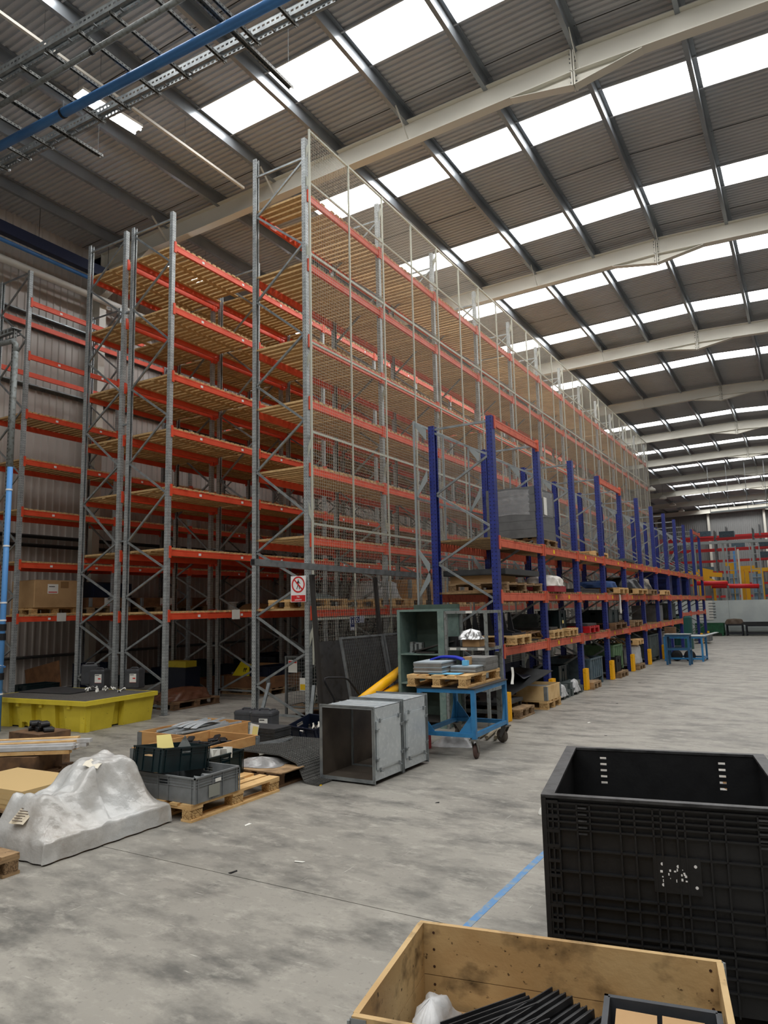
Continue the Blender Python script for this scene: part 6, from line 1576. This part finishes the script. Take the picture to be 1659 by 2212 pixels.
# yellow jib posts
def fy(px, py, Y): return aty(px, py, Y)
for i, (px, pt, Y, w) in enumerate(((1519, 1253, 43, .22), (1543, 1262, 44, .22), (1588, 1222, 46, .26), (1607, 1230, 47, .26), (1618, 1234, 49, .22), (1648, 1234, 46, .26))):
    a = fy(px, 1292, Y); t = fy(px, pt, Y)
    g = thing('hoist_column', 'yellow steel hoist post behind the hoarding, %s' % ('just right of the rack end', 'second right of the rack end', 'between the two ladder frames, at left', 'between the two ladder frames, at middle', 'between the two ladder frames, at right', 'at the right edge of the photo')[i], 'hoist post', (a.x, Y, 0), 0, 'yellow hoist posts')
    MB().cbox((0, 0, t.z/2), (w, w, t.z)).build('post', YELF, g)
    MB().box(-.55 if i % 2 else -.35, .7 if i % 2 else .4, -.1, .1, t.z, t.z+.2).build('arm', YELF, g)
for i, (p0_, p1_, Y) in enumerate((((1458, 1238), (1560, 1242), 43.6), ((1500, 1240), (1555, 1262), 45.4), ((1512, 1230), (1540, 1236), 47))):
    a, b = fy(p0_[0], p0_[1], Y), fy(p1_[0], p1_[1], Y); t = thing('yellow_beam', 'yellow overhead hoist beam behind the rack end, %s of three' % ('lowest and longest', 'middle', 'highest')[i], 'hoist beam', (0, 0, 0), 0, 'yellow hoist beams')
    MB().bar(a, b, .2, .24).build('beam_web', YELF, t); MB().cbox((a.x, a.y, a.z/2), (.22, .22, a.z)).build('post', YELF, t)
for i, (px0, px1, py, Y) in enumerate(((1500, 1572, 1260, 42), (1538, 1640, 1266, 42.8))):
    a, b = fy(px0, py, Y), fy(px1, py, Y); t = thing('red_pipe', ('upper', 'lower')[i]+' thick red pipe running across behind the hoarding', 'pipe', (0, 0, 0)); MB().tube(a, b, .12, 12).build('pipe_run', mat('bright_red_pipe', (206, 34, 40), .4), t, True)
    for e in (a, b): MB().cbox((e.x, e.y, e.z/2-.06), (.1, .1, e.z-.12)).build('stand', ZINCD, t)
for i, (px0, px1, pt, Y) in enumerate(((1569, 1588, 1180, 43.5), (1618, 1639, 1176, 43.5))):
    a, b = fy(px0, pt, Y), fy(px1, pt, Y); g = thing('ladder_mast', ('left', 'right')[i]+' pale ladder-like frame over a light blue cabinet behind the hoarding', 'frame', (a.x, Y, 0)); w = b.x-a.x; H = a.z
    for x in (0, w): MB().cbox((x, 0, H/2), (.05, .05, H)).build('upright', SCREENB, g)
    for k in range(int(H/.42)): MB().cbox((w/2, 0, .4+.42*k), (w, .04, .04)).build('rung', SCREENB, g)
    zc = fy(px0, 1240, Y).z; MB().box(.04, w*.42, .03, .4, .0, zc).build('cabinet', mat('pale_blue_cabinet', (120, 150, 172), .5), g); MB().box(w*.58, w-.04, .03, .4, .0, zc).build('cabinet', MATS['pale_blue_cabinet'], g)
t = thing('pale_gantry', 'long pale gantry rail running level across the far racks', 'rail', (0, 0, 0)); a, b = fy(1440, 1177, 50), fy(1690, 1166, 50); MB().bar(a, b, .2, .16).build('rail', SCREENB, t)
for k in range(5):
    p = a+(b-a)*(k/4); MB().cbox((p.x, p.y, p.z/2), (.12, .12, p.z)).build('stand', SCREENB, t)
t = thing('white_post', 'thin white post between the two ladder frames', 'post', (0, 0, 0)); a = fy(1603, 1292, 45); b = fy(1599, 1186, 45); MB().cbox((a.x, a.y, b.z/2), (.09, .09, b.z)).build('post', WHITE, t)
t = thing('blue_post', 'thin blue air pipe between the two ladder frames', 'pipe', (0, 0, 0)); a = fy(1594, 1292, 45.5); b = fy(1589, 1190, 45.5); MB().cbox((a.x, a.y, b.z/2), (.1, .1, b.z)).build('pipe_run', PIPEL, t)
for i, (px, py, Y) in enumerate(((1407, 1057, 52), (1432, 1075, 60), (1453, 1090, 68), (1472, 1103, 75))):
    p = fy(px, py, Y); r = thing('bay_lamp', 'white dome bay lamp hanging past the far end of the tallest rack, %s of four' % ('nearest', 'second', 'third', 'farthest')[i], 'lamp', (p.x, p.y, p.z), 0, 'dome lamps along the far roof')
    MB().lathe([(.30, -.10), (.26, .02), (.12, .12), (.05, .2), (0, .2)], 20).build('shade', WHITE, r, True); MB().lathe([(0, -.02), (.2, -.02), (.2, .0), (0, 0)], 16).build('lamp_glass', emit('dome_glow', (1, .98, .92), 4.0), r)
    MB().tube((0, 0, .2), (0, 0, zroof(p.x)-p.z+.02), .008, 6).build('hanger', ZINCD, r)
t = thing('cable_tray', 'pale cable tray slung across the roof near the far wall', 'cable tray', (0, 0, 0)); a, b = fy(1535, 1108, 56), fy(1700, 1092, 56)
MB().bar(a, b, .5, .12).build('tray_run', SCREENB, t)
for k in range(5):
    p = a+(b-a)*(k/4); MB().tube(p, (p.x, p.y, zroof(p.x)-.1), .02, 6).build('hanger_rod', ZINCD, t)

# small litter on the open floor
for i, (px, py) in enumerate(((1330, 1520), (1270, 1562), (1312, 1590), (660, 1862), (512, 1880), (1240, 1740), (940, 1735), (530, 1785), (1385, 1475), (1300, 1492))):
    p = at(px, py); l = rng.uniform(.03, .08)
    o = MB().add([(0, 0, .001), (l, .006, .001), (l*.9, .03, .004), (.01, .022, .002), (0, 0, .003), (l, .006, .003), (l*.9, .03, .006), (.01, .022, .004)], [(0, 3, 2, 1), (4, 5, 6, 7), (0, 1, 5, 4), (1, 2, 6, 5), (2, 3, 7, 6), (3, 0, 4, 7)]).build('floor_scrap', WHITEP if i % 2 else INK, None, loc=(p.x, p.y, 0), rot=(0, 0, i*1.1))
    tag(o, 'tiny pale scrap lying on the open concrete floor' if i % 2 else 'tiny black scrap lying on the open concrete floor', 'scrap', 'pale floor scraps' if i % 2 else 'black floor scraps')
